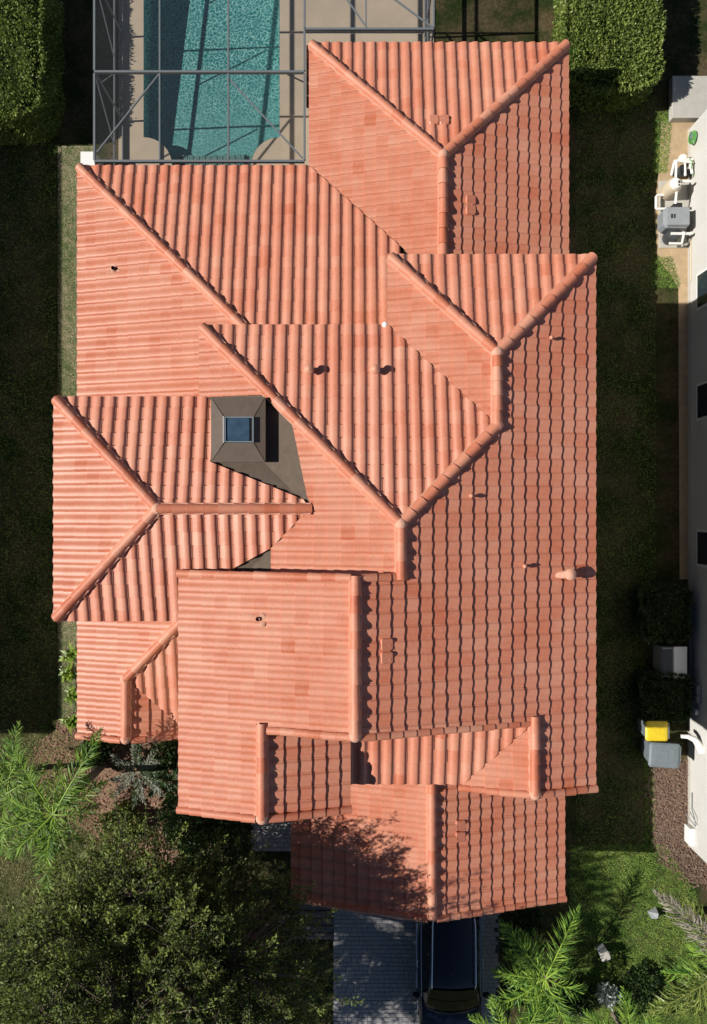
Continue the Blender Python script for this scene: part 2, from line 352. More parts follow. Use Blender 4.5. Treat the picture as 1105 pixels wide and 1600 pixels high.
# ------------------------------------------------------------------ the ground
PIT = []   # pool outline is cut out of the lawn and deck
def sheet(name, pts, z, m, kind='structure'):
    b = MB(); b.face([(x, y, z) for x, y in pts]); o = b.obj(name, m); tag(o, kind=kind); return o
def blob(cx, cy, rx, ry, n=28, wob=0.12, seed=0):
    r = random.Random(seed); ph = [r.uniform(0, 6.28) for _ in range(4)]
    return [(cx + rx * math.cos(t) * (1 + wob * (math.sin(2 * t + ph[0]) * .5 + math.sin(3 * t + ph[1]) * .4 + math.sin(5 * t + ph[2]) * .3)),
             cy + ry * math.sin(t) * (1 + wob * (math.sin(2 * t + ph[1]) * .5 + math.sin(3 * t + ph[3]) * .4 + math.sin(7 * t + ph[2]) * .25)))
            for t in [2 * math.pi * k / n for k in range(n)]]

PX0, PX1 = at(225, 0).x, at(437, 0).x           # pool edges
PY0, PY1 = 10.75, 20.5
RQ = 0.92
def pool_outline():
    o = [(PX0, PY1)]
    cy0 = PY0 + 0.45
    for k in range(9):                           # left convex shoulder of the deck
        t = math.pi / 2 * k / 8
        o.append((PX0 + RQ * math.sin(t), cy0 + RQ * math.cos(t)))
    o += [(PX0 + RQ, PY0), (PX1 - RQ, PY0)]
    for k in range(9):
        t = math.pi / 2 * (1 - k / 8)
        o.append((PX1 - RQ * math.sin(t), cy0 + RQ * math.cos(t)))
    o.append((PX1, PY1))
    return o
POOL = pool_outline()
def ring_sheet(name, x0, x1, y0, y1, z, m):
    """a sheet with the pool cut out"""
    b = MB(); o = POOL
    b.face([(x0, y0, z), (x0, y1, z), (PX0, y1, z), (PX0, y0, z)])
    b.face([(PX1, y0, z), (PX1, y1, z), (x1, y1, z), (x1, y0, z)])
    b.face([(PX0, PY1, z), (PX0, y1, z), (PX1, y1, z), (PX1, PY1, z)])
    b.face([(PX0, y0, z), (PX0, PY0, z), (PX1, PY0, z), (PX1, y0, z)])
    left = [p for p in o[1:10]]; right = [p for p in o[12:21]]
    for q, cx in ((left, PX0), (right, PX1)):
        lx = (q[-1][0] if cx == PX0 else q[0][0])
        pts = [(cx, PY0)] + ([(lx, PY0)] if cx == PX0 else []) 
        for k in range(len(q) - 1): b.face([(cx, PY0, z), (q[k + 1][0], q[k + 1][1], z), (q[k][0], q[k][1], z)])
        if cx == PX0: b.face([(cx, PY0, z), (lx, PY0, z), (q[-1][0], q[-1][1], z)])
        else: b.face([(cx, PY0, z), (q[0][0], q[0][1], z), (lx, PY0, z)])
    return b
g = ring_sheet('ground', -140, 140, -140, 140, 0.0, None).obj('ground', M['lawn']); tag(g, kind='structure')
DX0, DX1, DY0, DY1 = at(186, 0).x, 2.6, 8.0, 22.0
dk = ring_sheet('pool_deck', DX0, DX1, DY0, DY1, 0.045, None)
for a, c in (((DX0, DY0), (DX0, DY1)), ((DX1, DY1), (DX1, DY0))):
    dk.face([(*a, 0), (*c, 0), (*c, .045), (*a, .045)])
tag(dk.obj('pool_deck', M['deck']), kind='structure')

# pool basin: sloping floor, walls
def floor_z(y): return -0.52 - 0.08 * max(0, y - 11.2)
b = MB()
ys = np.linspace(PY0, PY1, 12)
for i in range(11):
    b.face([(PX0 - .01, ys[i], floor_z(ys[i])), (PX1 + .01, ys[i], floor_z(ys[i])), (PX1 + .01, ys[i + 1], floor_z(ys[i + 1])), (PX0 - .01, ys[i + 1], floor_z(ys[i + 1]))])
n = len(POOL)
for i in range(n):
    p, q = POOL[i], POOL[(i + 1) % n]
    b.face([(*p, -2.2), (*p, .05), (*q, .05), (*q, -2.2)])
basin = b.obj('pool_basin', M['pool_plaster']); tag(basin, kind='structure')
b = MB()                                        # step of pale stones along the shallow end
stone_parent = basin
for i in range(13):
    x0 = PX0 + RQ + 0.06 + i * 0.195
    s = MB(); s.box(x0, x0 + 0.187, 11.34, 11.66 + 0.05 * rnd.random(), -0.56, -0.26 + 0.02 * rnd.random(), 0.025)
    s.obj('step_stone', M['pool_stone'], basin)
# water sheet with real ripples
def ripples(x, y):
    z = 0
    r = random.Random(3)
    for k in range(26):
        th = r.uniform(0, 2 * math.pi); lam = r.uniform(0.22, 0.62); ph = r.uniform(0, 6.28)
        z = z + (0.0011 * (lam / 0.4) ** 1.2) * np.sin(2 * math.pi / lam * (x * math.cos(th) + y * math.sin(th)) + ph)
    return z
nx, ny = 150, 200
xs = np.linspace(PX0 - .02, PX1 + .02, nx); yy = np.linspace(PY0 - .02, 17.6, ny)
XX, YY = np.meshgrid(xs, yy); ZZ = -0.06 + ripples(XX, YY) * (0.75 + 0.35 * np.clip((YY - 11.5) / 3, 0, 1))
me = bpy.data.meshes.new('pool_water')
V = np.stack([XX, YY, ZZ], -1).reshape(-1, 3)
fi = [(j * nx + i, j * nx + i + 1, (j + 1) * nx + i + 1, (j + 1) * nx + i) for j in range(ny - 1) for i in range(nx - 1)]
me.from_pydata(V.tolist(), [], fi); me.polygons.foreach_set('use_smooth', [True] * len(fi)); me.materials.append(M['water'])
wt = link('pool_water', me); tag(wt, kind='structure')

# ------------------------------------------------------------------ roof geometry
P = 0.3                                         # roof pitch, rise over run
NRM = math.sqrt(1 + P * P)
ZL, ZU = 2.9, 5.9                               # eave heights of the two storeys
TW, TE = 0.3285, 0.3285                         # tile cover width, exposure in plan
TES = TE * NRM
# rolled profile: a long rise from the pan to the crest, then a steep flank over the next tile
PROF = [(a_, 1.04 * b_) for a_, b_ in ((0, .001), (.10, -.001), (.22, .004), (.30, .014), (.38, .029), (.46, .042), (.56, .050), (.67, .053), (.77, .0525), (.85, .047), (.895, .034), (.93, .012), (1.03, .009))]
LIFT0, LIFT1 = 0.060, 0.018

def tile_local():
    """one roof tile: x across, y up the slope, z off the slope; returns verts, faces"""
    lo = [(s * TW, 0.0, h + LIFT0) for s, h in PROF]
    hi = [(s * TW, TES + 0.035, h + LIFT1 - 0.004) for s, h in PROF]
    bt = [(s * TW, 0.0, h + LIFT0) for s, h in PROF]
    bb = [(s * TW, 0.006, h + LIFT0 - 0.050) for s, h in PROF]
    n = len(PROF); vs = lo + hi + bt + bb; fs = []
    for i in range(n - 1):
        fs.append((i, i + 1, n + i + 1, n + i)); fs.append((2 * n + i, 3 * n + i, 3 * n + i + 1, 2 * n + i + 1))
    return vs, fs
TV, TF = tile_local(); NT = len(PROF)
TVM = [(TW - x, y, z) for x, y, z in TV]        # the same tile with its lap on the other hand
TFM = [tuple(reversed(f)) for f in TF]
TVn = [Vector(v) for v in TV]; TVMn = [Vector(v) for v in TVM]

def clip(poly, pts):
    """Sutherland-Hodgman of a 3D face against a convex XY polygon (counter-clockwise)"""
    out = pts
    n = len(poly)
    for i in range(n):
        ax, ay = poly[i]; bx, by = poly[(i + 1) % n]; ex, ey = bx - ax, by - ay
        src = out; out = []
        if not src: return out
        for k in range(len(src)):
            p, q = src[k - 1], src[k]
            dp = ex * (p[1] - ay) - ey * (p[0] - ax); dq = ex * (q[1] - ay) - ey * (q[0] - ax)
            if dq >= 0:
                if dp < 0: t = dp / (dp - dq); out.append(tuple(p[c] + (q[c] - p[c]) * t for c in range(3)))
                out.append(q)
            elif dp >= 0:
                t = dp / (dp - dq); out.append(tuple(p[c] + (q[c] - p[c]) * t for c in range(3)))
    return out
def ccw(poly):
    a = sum(poly[i][0] * poly[(i + 1) % len(poly)][1] - poly[(i + 1) % len(poly)][0] * poly[i][1] for i in range(len(poly)))
    return list(poly) if a > 0 else list(reversed(poly))
def inside(poly, x, y, tol=0.0):
    for i in range(len(poly)):
        ax, ay = poly[i]; bx, by = poly[(i + 1) % len(poly)]
        l = math.hypot(bx - ax, by - ay)
        if ((bx - ax) * (y - ay) - (by - ay) * (x - ax)) / l < -tol: return False
    return True

house = thing('house', 'two storey house with stepped terracotta tile hip roof beside screened pool', 'house', (0, 0, 0))
ROOF = MB()                                     # underlay sheets: becomes the part "roof"
REST = {'v': [], 'f': [], 't': []}              # tiles joined into one mass
SINGLES = []                                    # whole tiles that may become objects of their own
SHOW = set()
class Slope:
    def __init__(s, edge, face, z0, polys, deck=None, offu=0.0, offv=-0.03, over=True, single=True):
        """edge: the eave coordinate; face: which way the slope drains ('L','R','T','B')"""
        s.face = face; s.e = edge; s.z0 = z0
        s.v = {'L': (1, 0), 'R': (-1, 0), 'T': (0, -1), 'B': (0, 1)}[face]      # up-slope in plan
        s.u = (s.v[1], -s.v[0])
        s.polys = [ccw(p) for p in polys]; s.deck = [ccw(p) for p in (deck or polys)]
        s.offu, s.offv = offu, offv; s.single = single
        s.build()
    def b(s, x, y):
        return {'L': x - s.e, 'R': s.e - x, 'T': s.e - y, 'B': y - s.e}[s.face]
    def z(s, x, y): return s.z0 + P * s.b(x, y)
    def build(s):
        for p in s.deck:
            top = [(x, y, s.z(x, y) - 0.012) for x, y in p]; ROOF.face(top)
            ROOF.face([(x, y, z - 0.09) for x, y, z in reversed(top)])
            for i in range(len(p)): q, r = top[i], top[(i + 1) % len(p)]; ROOF.face([(q[0], q[1], q[2] - .09), (r[0], r[1], r[2] - .09), r, q])
        ux, uy = s.u; vx, vy = s.v
        U = Vector((ux, uy, 0)); Vv = Vector((vx / NRM, vy / NRM, P / NRM)); N = Vector((-vx * P / NRM, -vy * P / NRM, 1 / NRM))
        allp = [p for q in s.polys for p in q]
        ua = [x * ux + y * uy for x, y in allp]; vb = [s.b(x, y) for x, y in allp]
        i0, i1 = math.floor((min(ua) - s.offu) / TW) - 1, math.ceil((max(ua) - s.offu) / TW) + 1
        j0, j1 = math.floor((min(vb) - s.offv) / TE) - 1, math.ceil((max(vb) - s.offv) / TE) + 1
        for i in range(i0, i1):
            for j in range(j0, j1):
                a = s.offu + i * TW; bb = s.offv + j * TE
                r = random.Random(hash((s.face, round(s.e * 100), i, j)))
                # foot of the tile in plan: a along u, bb above the eave
                if s.face in 'LR': x0 = s.e + vx * bb; y0 = a * uy
                else: y0 = s.e + vy * bb; x0 = a * ux
                org = Vector((x0, y0, s.z0 + P * bb)) + U * r.uniform(-.004, .004) + N * r.uniform(-.003, .004)
                mtx = Matrix((U, Vv, N)).transposed().to_4x4(); mtx.translation = org
                mtx = mtx @ Matrix.Rotation(r.uniform(-.008, .008), 4, 'Z') @ Matrix.Rotation(r.uniform(-.006, .006), 4, 'X')
                c4 = [mtx @ Vector(q) for q in ((0, 0, 0), (TW, 0, 0), (TW, TES, 0), (0, TES, 0))]
                cx = sum(q.x for q in c4) / 4; cyy = sum(q.y for q in c4) / 4
                tint = min(1.0, max(0.0, r.gauss(0.36, 0.085) + (0.20 if r.random() < 0.035 else 0)))
                for poly in s.polys:
                    if not inside(poly, cx, cyy, 0.36): continue
                    if all(inside(poly, q.x, q.y, 0.012) for q in c4):
                        SINGLES.append((mtx, tint, s)); break
                    cache = {}; W = [tuple(mtx @ q) for q in (TVMn if s.face == 'T' else TVn)]
                    for f in (TFM if s.face == 'T' else TF):
                        pts = clip(poly, [W[k] for k in f])
                        if len(pts) < 3: continue
                        btt = min(f) >= 2 * NT; idx = []
                        for q in pts:
                            key = (btt, round(q[0], 4), round(q[1], 4), round(q[2], 4))
                            if key not in cache: cache[key] = len(REST['v']); REST['v'].append(q)
                            if not idx or idx[-1] != cache[key]: idx.append(cache[key])
                        if len(idx) > 1 and idx[0] == idx[-1]: idx.pop()
                        if len(idx) >= 3: REST['f'].append(idx); REST['t'].append(tint)

# lower storey
LX, LT = -7.93, 9.95
Slope(13.48, 'T', ZL, [[(-1.28, 13.48), (6.18, 13.48), (2.45, 9.75)]])
Slope(-1.28, 'L', ZL, [[(-1.28, 13.48), (-1.28, 9.95), (2.45, 6.22), (2.45, 9.75)]])
Slope(6.18, 'R', ZL, [[(6.18, 13.48), (2.45, 9.75), (2.45, 6.0), (6.18, 6.0)]])
Slope(LT, 'T', ZL, [[(LX, LT), (-1.28, LT), (1.3, 7.37), (1.3, 4.23), (-2.21, 4.23)]])
Slope(LX, 'L', ZL, [[(LX, LT), (-2.21, 4.23), (LX, 4.23)],
                    [(LX, 4.23), (-3.4, 4.23), (-3.4, -1.66), (-4.82, -3.1), (-6.40, -4.69), (LX, -4.69)],
                    [(LX, -4.69), (-6.40, -4.69), (-6.40, -6.41), (LX, -6.41)]])
ZS = ZL + P * 1.53
Slope(-6.22, 'B', ZL, [[(-6.40, -4.69), (-3.8, -2.06), (-3.8, -6.22), (-4.87, -6.22)]])
Slope(-4.87, 'R', ZL, [[(-6.40, -4.69), (-6.40, -6.41), (-4.8, -6.41), (-4.87, -6.22)]])
GX0, GX1, GR, GF = -1.796, 6.07, 2.137, -11.07
Slope(GX0, 'L', ZL, [[(GX0, GF), (GR, GF), (GR, -6.35), (GX0, -6.35)]])
Slope(GX1, 'R', ZL, [[(GX1, GF), (GR, GF), (GR, -6.35), (GX1, -6.35)]])
# upper storey
XR = 6.05
Slope(XR, 'R', ZU, [[(XR, 6.436), (3.445, 3.83), (3.445, 2.075), (XR, 2.075)],
                    [(XR, 2.075), (3.445, 2.075), (1.10, -.27), (1.10, -1.484), (XR, -1.484)],
                    [(XR, -1.484), (.04, -1.484), (.04, -5.11), (XR, -5.11)],
                    [(XR, -5.11), (4.415, -5.11), (4.415, -6.88), (XR, -6.88)]])
Slope(6.436, 'T', ZU, [[(.84, 6.436), (XR, 6.436), (3.445, 3.83)]])
Slope(.84, 'L', ZU, [[(.84, 6.436), (.84, 4.68), (3.445, 2.075), (3.445, 3.83)]])
Slope(4.68, 'T', ZU, [[(-3.855, 4.68), (.84, 4.68), (3.445, 2.075), (1.10, -.27)]])
Slope(-3.855, 'L', ZU, [[(-3.855, 4.68), (-3.855, 2.86), (-2.035, 2.86)],
                        [(-1.99, 2.80), (-1.86, 2.2), (-1.114, .384), (-1.05, .08), (.745, .08)],
                        [(-1.05, .08), (.745, .08), (1.10, -.27), (1.10, -1.56), (-2.01, -1.56), (-2.01, -.88)]],
      deck=[[(-3.855, 4.68), (-3.855, 2.885), (-1.05, .08), (.745, .08)], [(-1.05, .08), (.745, .08), (1.10, -.27), (1.10, -1.56), (-2.69, -1.56)]])
WL, WT, WB = -7.49, 2.885, -2.725
Slope(WL, 'L', ZU, [[(WL, WT), (WL, WB), (-4.685, .08)]])
Slope(WT, 'T', ZU, [[(WL, WT), (-3.48, WT), (-3.48, .08), (-4.685, .08)], [(-3.48, 1.22), (-1.2, .30), (-1.05, .08), (-3.48, .08)]],
      deck=[[(WL, WT), (-3.855, WT), (-1.05, .08), (-4.685, .08)]])
Slope(WB, 'B', ZU, [[(WL, WB), (-4.685, .08), (-3.8, .08), (-3.8, WB)], [(-3.8, .08), (-1.05, .08), (-2.01, -.88), (-2.93, -1.375), (-3.35, -1.6), (-3.8, -1.6)]],
      deck=[[(WL, WB), (-4.685, .08), (-1.05, .08), (-2.70, -1.57), (-3.8, -1.57), (-3.8, WB)][:3] + [(-2.70, -1.57), (-3.855, WB)]])
BX, BR = -4.26, .04
ZR = ZU + P * (XR - BR); ZB = ZR - P * (BR - BX)
Slope(BX, 'L', ZB, [[(BX, -1.484), (BR, -1.484), (BR, -5.11), (BX, -5.11)], [(BX, -5.11), (-2.15, -5.11), (-2.15, -7.22), (BX, -7.22)]])
ZG = ZB + P * (-2.15 - BX)
Slope(-.07, 'R', ZG - P * 2.08, [[(-2.15, -5.11), (-.07, -5.11), (-.07, -7.22), (-2.15, -7.22)]])
ZF = ZU + P * (XR - 4.415)
Slope(-6.8, 'B', ZF - P * 1.69, [[(-.6, -5.11), (4.415, -5.11), (2.725, -6.8), (-.6, -6.8)]])
Slope(2.65, 'L', ZF - P * 1.765, [[(4.415, -5.11), (4.415, -6.88), (2.65, -6.88), (2.70, -6.8)]])

roof = ROOF.obj('roof', M['membrane'], house)
# choose the whole tiles that show largest: nearest the lens and facing it
def shown(e):
    c = e[0].translation; d = H - c.z
    return 1.0 / (d * d) * max(0.05, (e[0].col[2].to_3d()).normalized().dot((Vector((0, 0, H)) - c).normalized()))
hidden_boxes = []
def visible(e):
    c = e[0] @ Vector((TW / 2, TES / 2, 0)); s = e[2]
    for t in ALLS:
        if t is s: continue
        # any other roof sheet over this point, seen from the lens
        d = (H - t.zc) / (H - c.z); x, y = c.x * d, c.y * d
        for p in t.polys:
            if inside(p, x, y, 0.15) and t.z(x, y) > c.z + 0.25: return False
    return True
ALLS = list({id(e[2]): e[2] for e in SINGLES}.values())
for t in ALLS:
    ps = [p for q in t.polys for p in q]; t.zc = sum(t.z(*p) for p in ps) / len(ps)
SINGLES.sort(key=shown, reverse=True)
tm = bpy.data.meshes.new('roof_tile'); tm.from_pydata(TV, [], TF); tm.materials.append(M['tile'])
tm.polygons.foreach_set('use_smooth', [True] * len(TF)); tm.update()
tmm = bpy.data.meshes.new('roof_tile'); tmm.from_pydata(TVM, [], TFM); tmm.materials.append(M['tile'])
tmm.polygons.foreach_set('use_smooth', [True] * len(TF)); tmm.update()
count = 0; used = []
for e in SINGLES:
    if count < 300 and visible(e):
        o = bpy.data.objects.new('roof_tile', tmm if e[2].face == 'T' else tm); COL.objects.link(o); o.parent = roof; o.matrix_local = e[0]; o.color = (e[1], 0, 0, 1); count += 1
    else:
        k = len(REST['v']); REST['v'].extend(tuple(e[0] @ q) for q in (TVMn if e[2].face == 'T' else TVn))
        for f in (TFM if e[2].face == 'T' else TF): REST['f'].append([i + k for i in f]); REST['t'].append(e[1])
me = bpy.data.meshes.new('roof_tiles'); me.from_pydata(REST['v'], [], REST['f']); me.materials.append(M['tile'])
a = me.attributes.new('tint', 'FLOAT', 'FACE'); a.data.foreach_set('value', REST['t'])
me.polygons.foreach_set('use_smooth', [True] * len(me.polygons)); me.update()
ro = link('roof_tiles', me, roof); tag(ro, kind='stuff')

# ridge, hip and rake caps
def cap_mesh(name, r0, r1, ln, sweep=100, n=9, th=0.02):
    vs = []; fs = []
    for y, r in ((0, r0), (ln, r1)):
        for k in range(n):
            t = math.radians(90 - sweep + 2 * sweep * k / (n - 1)); vs.append((r * math.cos(t), y, r * math.sin(t)))
    for k in range(n):
        t = math.radians(90 - sweep + 2 * sweep * k / (n - 1)); vs.append((r0 * math.cos(t), 0, r0 * math.sin(t)))
    for k in range(n):
        t = math.radians(90 - sweep + 2 * sweep * k / (n - 1)); vs.append(((r0 - th) * math.cos(t), .004, (r0 - th) * math.sin(t)))
    for k in range(n - 1):
        fs.append((k + 1, k, n + k, n + k + 1)); fs.append((2 * n + k, 2 * n + k + 1, 3 * n + k + 1, 3 * n + k))
    me = bpy.data.meshes.new(name); me.from_pydata(vs, [], fs); me.materials.append(M['cap'])
    me.polygons.foreach_set('use_smooth', [True] * len(fs)); me.update(); return me
CAP = cap_mesh('ridge_tile', 0.134, 0.108, 0.42)
RAKE = cap_mesh('rake_tile', 0.105, 0.092, 0.37, 112)
def caps(A, B, me=CAP, step=0.385, lift=0.085, name='ridge_tile', mortar=True, inset=0.0):
    """caps laid from the low end A up to B"""
    A, B = Vector(A), Vector(B); A = A + (B - A).normalized() * inset; d = B - A; L = d.length; n = max(1, round(L / step)); st = L / n
    y = d.normalized(); x = y.cross(Vector((0, 0, 1))).normalized(); z = x.cross(y)
    for k in range(n):
        o = bpy.data.objects.new(name, me); COL.objects.link(o); o.parent = roof
        m = Matrix((x, y, z)).transposed().to_4x4(); m.translation = A + y * (k * st) + z * (lift + 0.012 + rnd.uniform(-.003, .003)) + x * rnd.uniform(-.006, .006)
        o.matrix_local = m @ Matrix.Rotation(-0.025, 4, 'X') @ Matrix.Rotation(rnd.uniform(-.012, .012), 4, 'Z') @ Matrix.Scale(st / step, 4, (0, 1, 0))
        o.color = (min(1, max(0, rnd.gauss(0.42, 0.19))), 0, 0, 1)
    if mortar:
        w, hh = 0.15, 0.11; MORT = MB()
        c0 = [A + x * s * w + z * h for s, h in ((-1, -.02), (-.92, hh), (.92, hh), (1, -.02))]
        c1 = [B + x * s * w + z * h for s, h in ((-1, -.02), (-.92, hh), (.92, hh), (1, -.02))]
        for i in range(3): MORT.face([c0[i], c0[i + 1], c1[i + 1], c1[i]])
        MORT.face(c0[::-1]); MORT.face(c1); MORT.obj('mortar_bed', M['mortar'], roof)
def knob(p, r=0.15):
    f = MB(); f.lathe((p[0], p[1], p[2] + 0.075), [(r, -.06), (r * .98, .05), (r * .7, .12), (r * .25, .145)], 12); f.obj('ridge_end', M['mortar'], roof, smooth=True)
zt = ZL + P * 3.73
caps((-1.28, 13.48, ZL), (2.45, 9.75, zt), inset=.13); caps((6.18, 13.48, ZL), (2.45, 9.75, zt), inset=.13); caps((2.45, 6.1, zt), (2.45, 9.75, zt)); knob((2.45, 9.75, zt))
caps((LX, LT, ZL), (-2.4, 4.42, ZL + P * 5.53), inset=.13)
caps((-6.40, -6.41, ZS), (-6.40, -4.69, ZS)); caps((-6.40, -4.69, ZS), (-4.2, -2.47, ZS + P * 2.2)); knob((-6.40, -4.69, ZS)); knob((-6.40, -6.38, ZS))
zg = ZL + P * (GR - GX0)
caps((GR, GF, zg), (GR, -6.5, zg))
zr = ZU + P * 4.95; zk = ZU + P * 2.605
caps((-3.855, 4.68, ZU), (1.10, -.27, zr), inset=.13); caps((3.445, 2.075, zk), (1.10, -.27, zr)); caps((1.10, -1.56, zr), (1.10, -.27, zr)); knob((1.10, -.27, zr))
caps((.84, 6.436, ZU), (3.445, 3.83, zk), inset=.13); caps((XR, 6.436, ZU), (3.445, 3.83, zk), inset=.13); caps((3.445, 2.075, zk), (3.445, 3.83, zk)); knob((3.445, 3.83, zk)); knob((3.445, 2.075, zk))
zw = ZU + P * 2.805
caps((WL, WT, ZU), (-4.685, .08, zw), inset=.13); caps((WL, WB, ZU), (-4.685, .08, zw), inset=.13); caps((-4.685, .08, zw), (-1.02, .08, zw)); knob((-4.685, .08, zw))
caps((BR, -5.11, ZR), (BR, -1.484, ZR)); knob((BR, -5.08, ZR)); 
caps((-2.15, -7.22, ZG), (-2.15, -5.0, ZG)); knob((-2.15, -7.2, ZG))
caps((4.415, -6.88, ZF), (4.415, -5.0, ZF)); knob((4.415, -6.86, ZF))
def rake(A, B): caps(A, B, RAKE, 0.343, 0.035, 'rake_tile', mortar=False)
rake((BX, -1.50, ZB), (BR - .1, -1.50, ZR)); rake((-2.0, -5.13, ZG + .04), (BR - .1, -5.13, ZR)); rake((4.3, -5.13, ZF), (BR + .1, -5.13, ZR))
rake((BX, -7.24, ZB), (-2.3, -7.24, ZG)); rake((-.07, -7.24, ZG - P * 2.08), (-2.0, -7.24, ZG))
rake((XR, -6.90, ZU), (4.55, -6.90, ZF)); rake((2.65, -6.90, ZF - P * 1.765), (4.28, -6.90, ZF))
rake((GX0, GF - .02, ZL), (GR - .12, GF - .02, zg)); rake((GX1, GF - .02, ZL), (GR + .12, GF - .02, zg))
rake((LX, -6.43, ZL), (-6.55, -6.43, ZS)); rake((-4.87, -6.43, ZL), (-6.25, -6.43, ZS))
rake((1.15, -1.50, ZU + P * (XR - 1.15)), (BR + .14, -1.50, ZR - P * .14))

# a short reversed strip of tiles tucked against the pool side eave
strip = MB()
for k in range(6):
    y0 = 13.45 - k * 0.36; y1 = y0 - 0.345
    w = 0.26 - 0.045 * k
    if w < 0.05: break
    strip.face([(-1.36, y0, ZL - .02), (-1.36, y1, ZL - .02), (-1.36 + w, y1, ZL - .10), (-1.36 + w, y0, ZL - .10)])
    strip.face([(-1.36, y1, ZL - .02), (-1.36, y1, ZL - .05), (-1.36 + w, y1, ZL - .13), (-1.36 + w, y1, ZL - .10)])
strip.obj('eave_strip', M['cap'], roof)

# ------------------------------------------------------------------ walls
OV = 0.42
b = MB()
def wall_box(x0, x1, y0, y1, z0, z1): b.box(x0, x1, y0, y1, z0, z1)
# every wall box stops under the lowest eave above it; gable fields are added as upright polygons
wall_box(LX + OV, -1.4, -1.5, LT - OV, 0, ZL - .13)
wall_box(-1.28 + OV, 6.18 - OV, 4.0, 13.48 - OV, 0, ZL - .13)
wall_box(LX + OV, -3.6, -6.1, -1.5, 0, ZL - .13)
wall_box(-3.6, 5.6, -6.35, 4.0, 0, ZL - .13)
wall_box(GX0 + OV, GX1 - OV, GF + OV, -6.35, 0, ZL - .13)
wall_box(-3.855 + OV, .84 + OV, -1.5, 4.68 - OV, ZL - .13, ZU - .13)
wall_box(.84 + OV, XR - OV, -6.35, 6.436 - OV, ZL - .13, ZU - .13)
wall_box(2.95, XR - OV - .003, -6.76, -6.35, ZL - .13, ZU - .13)
wall_box(WL + OV, -3.855 + OV, WB + OV, WT - OV, ZL - .13, ZU - .13)
wall_box(BX + OV, .84 + OV, -6.8, -1.52, ZL - .13, ZB - .53)
def gable(pts, y, t=0.12):
    f = [(x, y, z) for x, z in pts]; g_ = [(x, y + t, z) for x, z in pts]
    b.face(f); b.face(g_[::-1])
    for i in range(len(f)): b.face([f[i], g_[i], g_[(i + 1) % len(f)], f[(i + 1) % len(f)]])
gable([(GX0 + OV, ZL - .14), (GX1 - OV, ZL - .14), (GX1 - OV, ZL + .02), (GR, zg - .12), (GX0 + OV, ZL + .02)], GF + OV - .004)
gable([(BX + OV, ZB - .54), (-.07 - OV, ZB - .54), (-.07 - OV, ZB + .02), (-2.15, ZG - .12), (BX + OV, ZB + .02)], -6.805)
gable([(-2.1, ZU + .2), (4.3, ZU + .2), (4.3, ZF - .13), (BR, ZR - .12), (-2.1, ZG - .13)], -5.0)
gable([(-3.2, ZU - .2), (1.6, ZU - .2), (1.6, zr - .35), (BR + .3, ZR - .22), (-3.2, ZB + .15)], -1.62)
gable([(2.9, ZU - .2), (XR - OV, ZU - .2), (XR - OV, ZU + .02), (4.415, ZF - .12), (2.9, ZF - .55)], -6.77)
wall = b.obj('wall', M['stucco'], house)
# garage door and a few openings on the walls below the eaves
b = MB()
for k in range(4): b.box(-0.2, 4.9, GF + OV - .05, GF + OV - .012, 0.03 + k * .55, 0.55 + k * .55, .012)
b.obj('garage_door', M['white'], house)
for (x, y, w, ax) in ((LX + OV, 6.5, 1.4, 'x'), (LX + OV, 1.8, 1.4, 'x'), (XR - OV, 3.5, 1.4, 'X'), (XR - OV, -2.5, 1.4, 'X'), (6.18 - OV, 10.5, 1.4, 'X')):
    for z0 in ((0.95, 3.75) if abs(y) < 6 and ax == 'X' else (0.95,)):
        s = -1 if ax == 'x' else 1
        xx = (5.6 if z0 < 2 and abs(x - (XR - OV)) < .01 else x)
        f = MB(); f.box(min(xx, xx + s * .05), max(xx, xx + s * .05), y - w / 2, y + w / 2, z0, z0 + 1.25, .01)
        fo = f.obj('window', M['white'], house)
        f = MB(); f.box(min(xx, xx + s * .062), max(xx, xx + s * .062), y - w / 2 + .06, y + w / 2 - .06, z0 + .06, z0 + 1.19)
        f.obj('pane', M['glass'], fo)

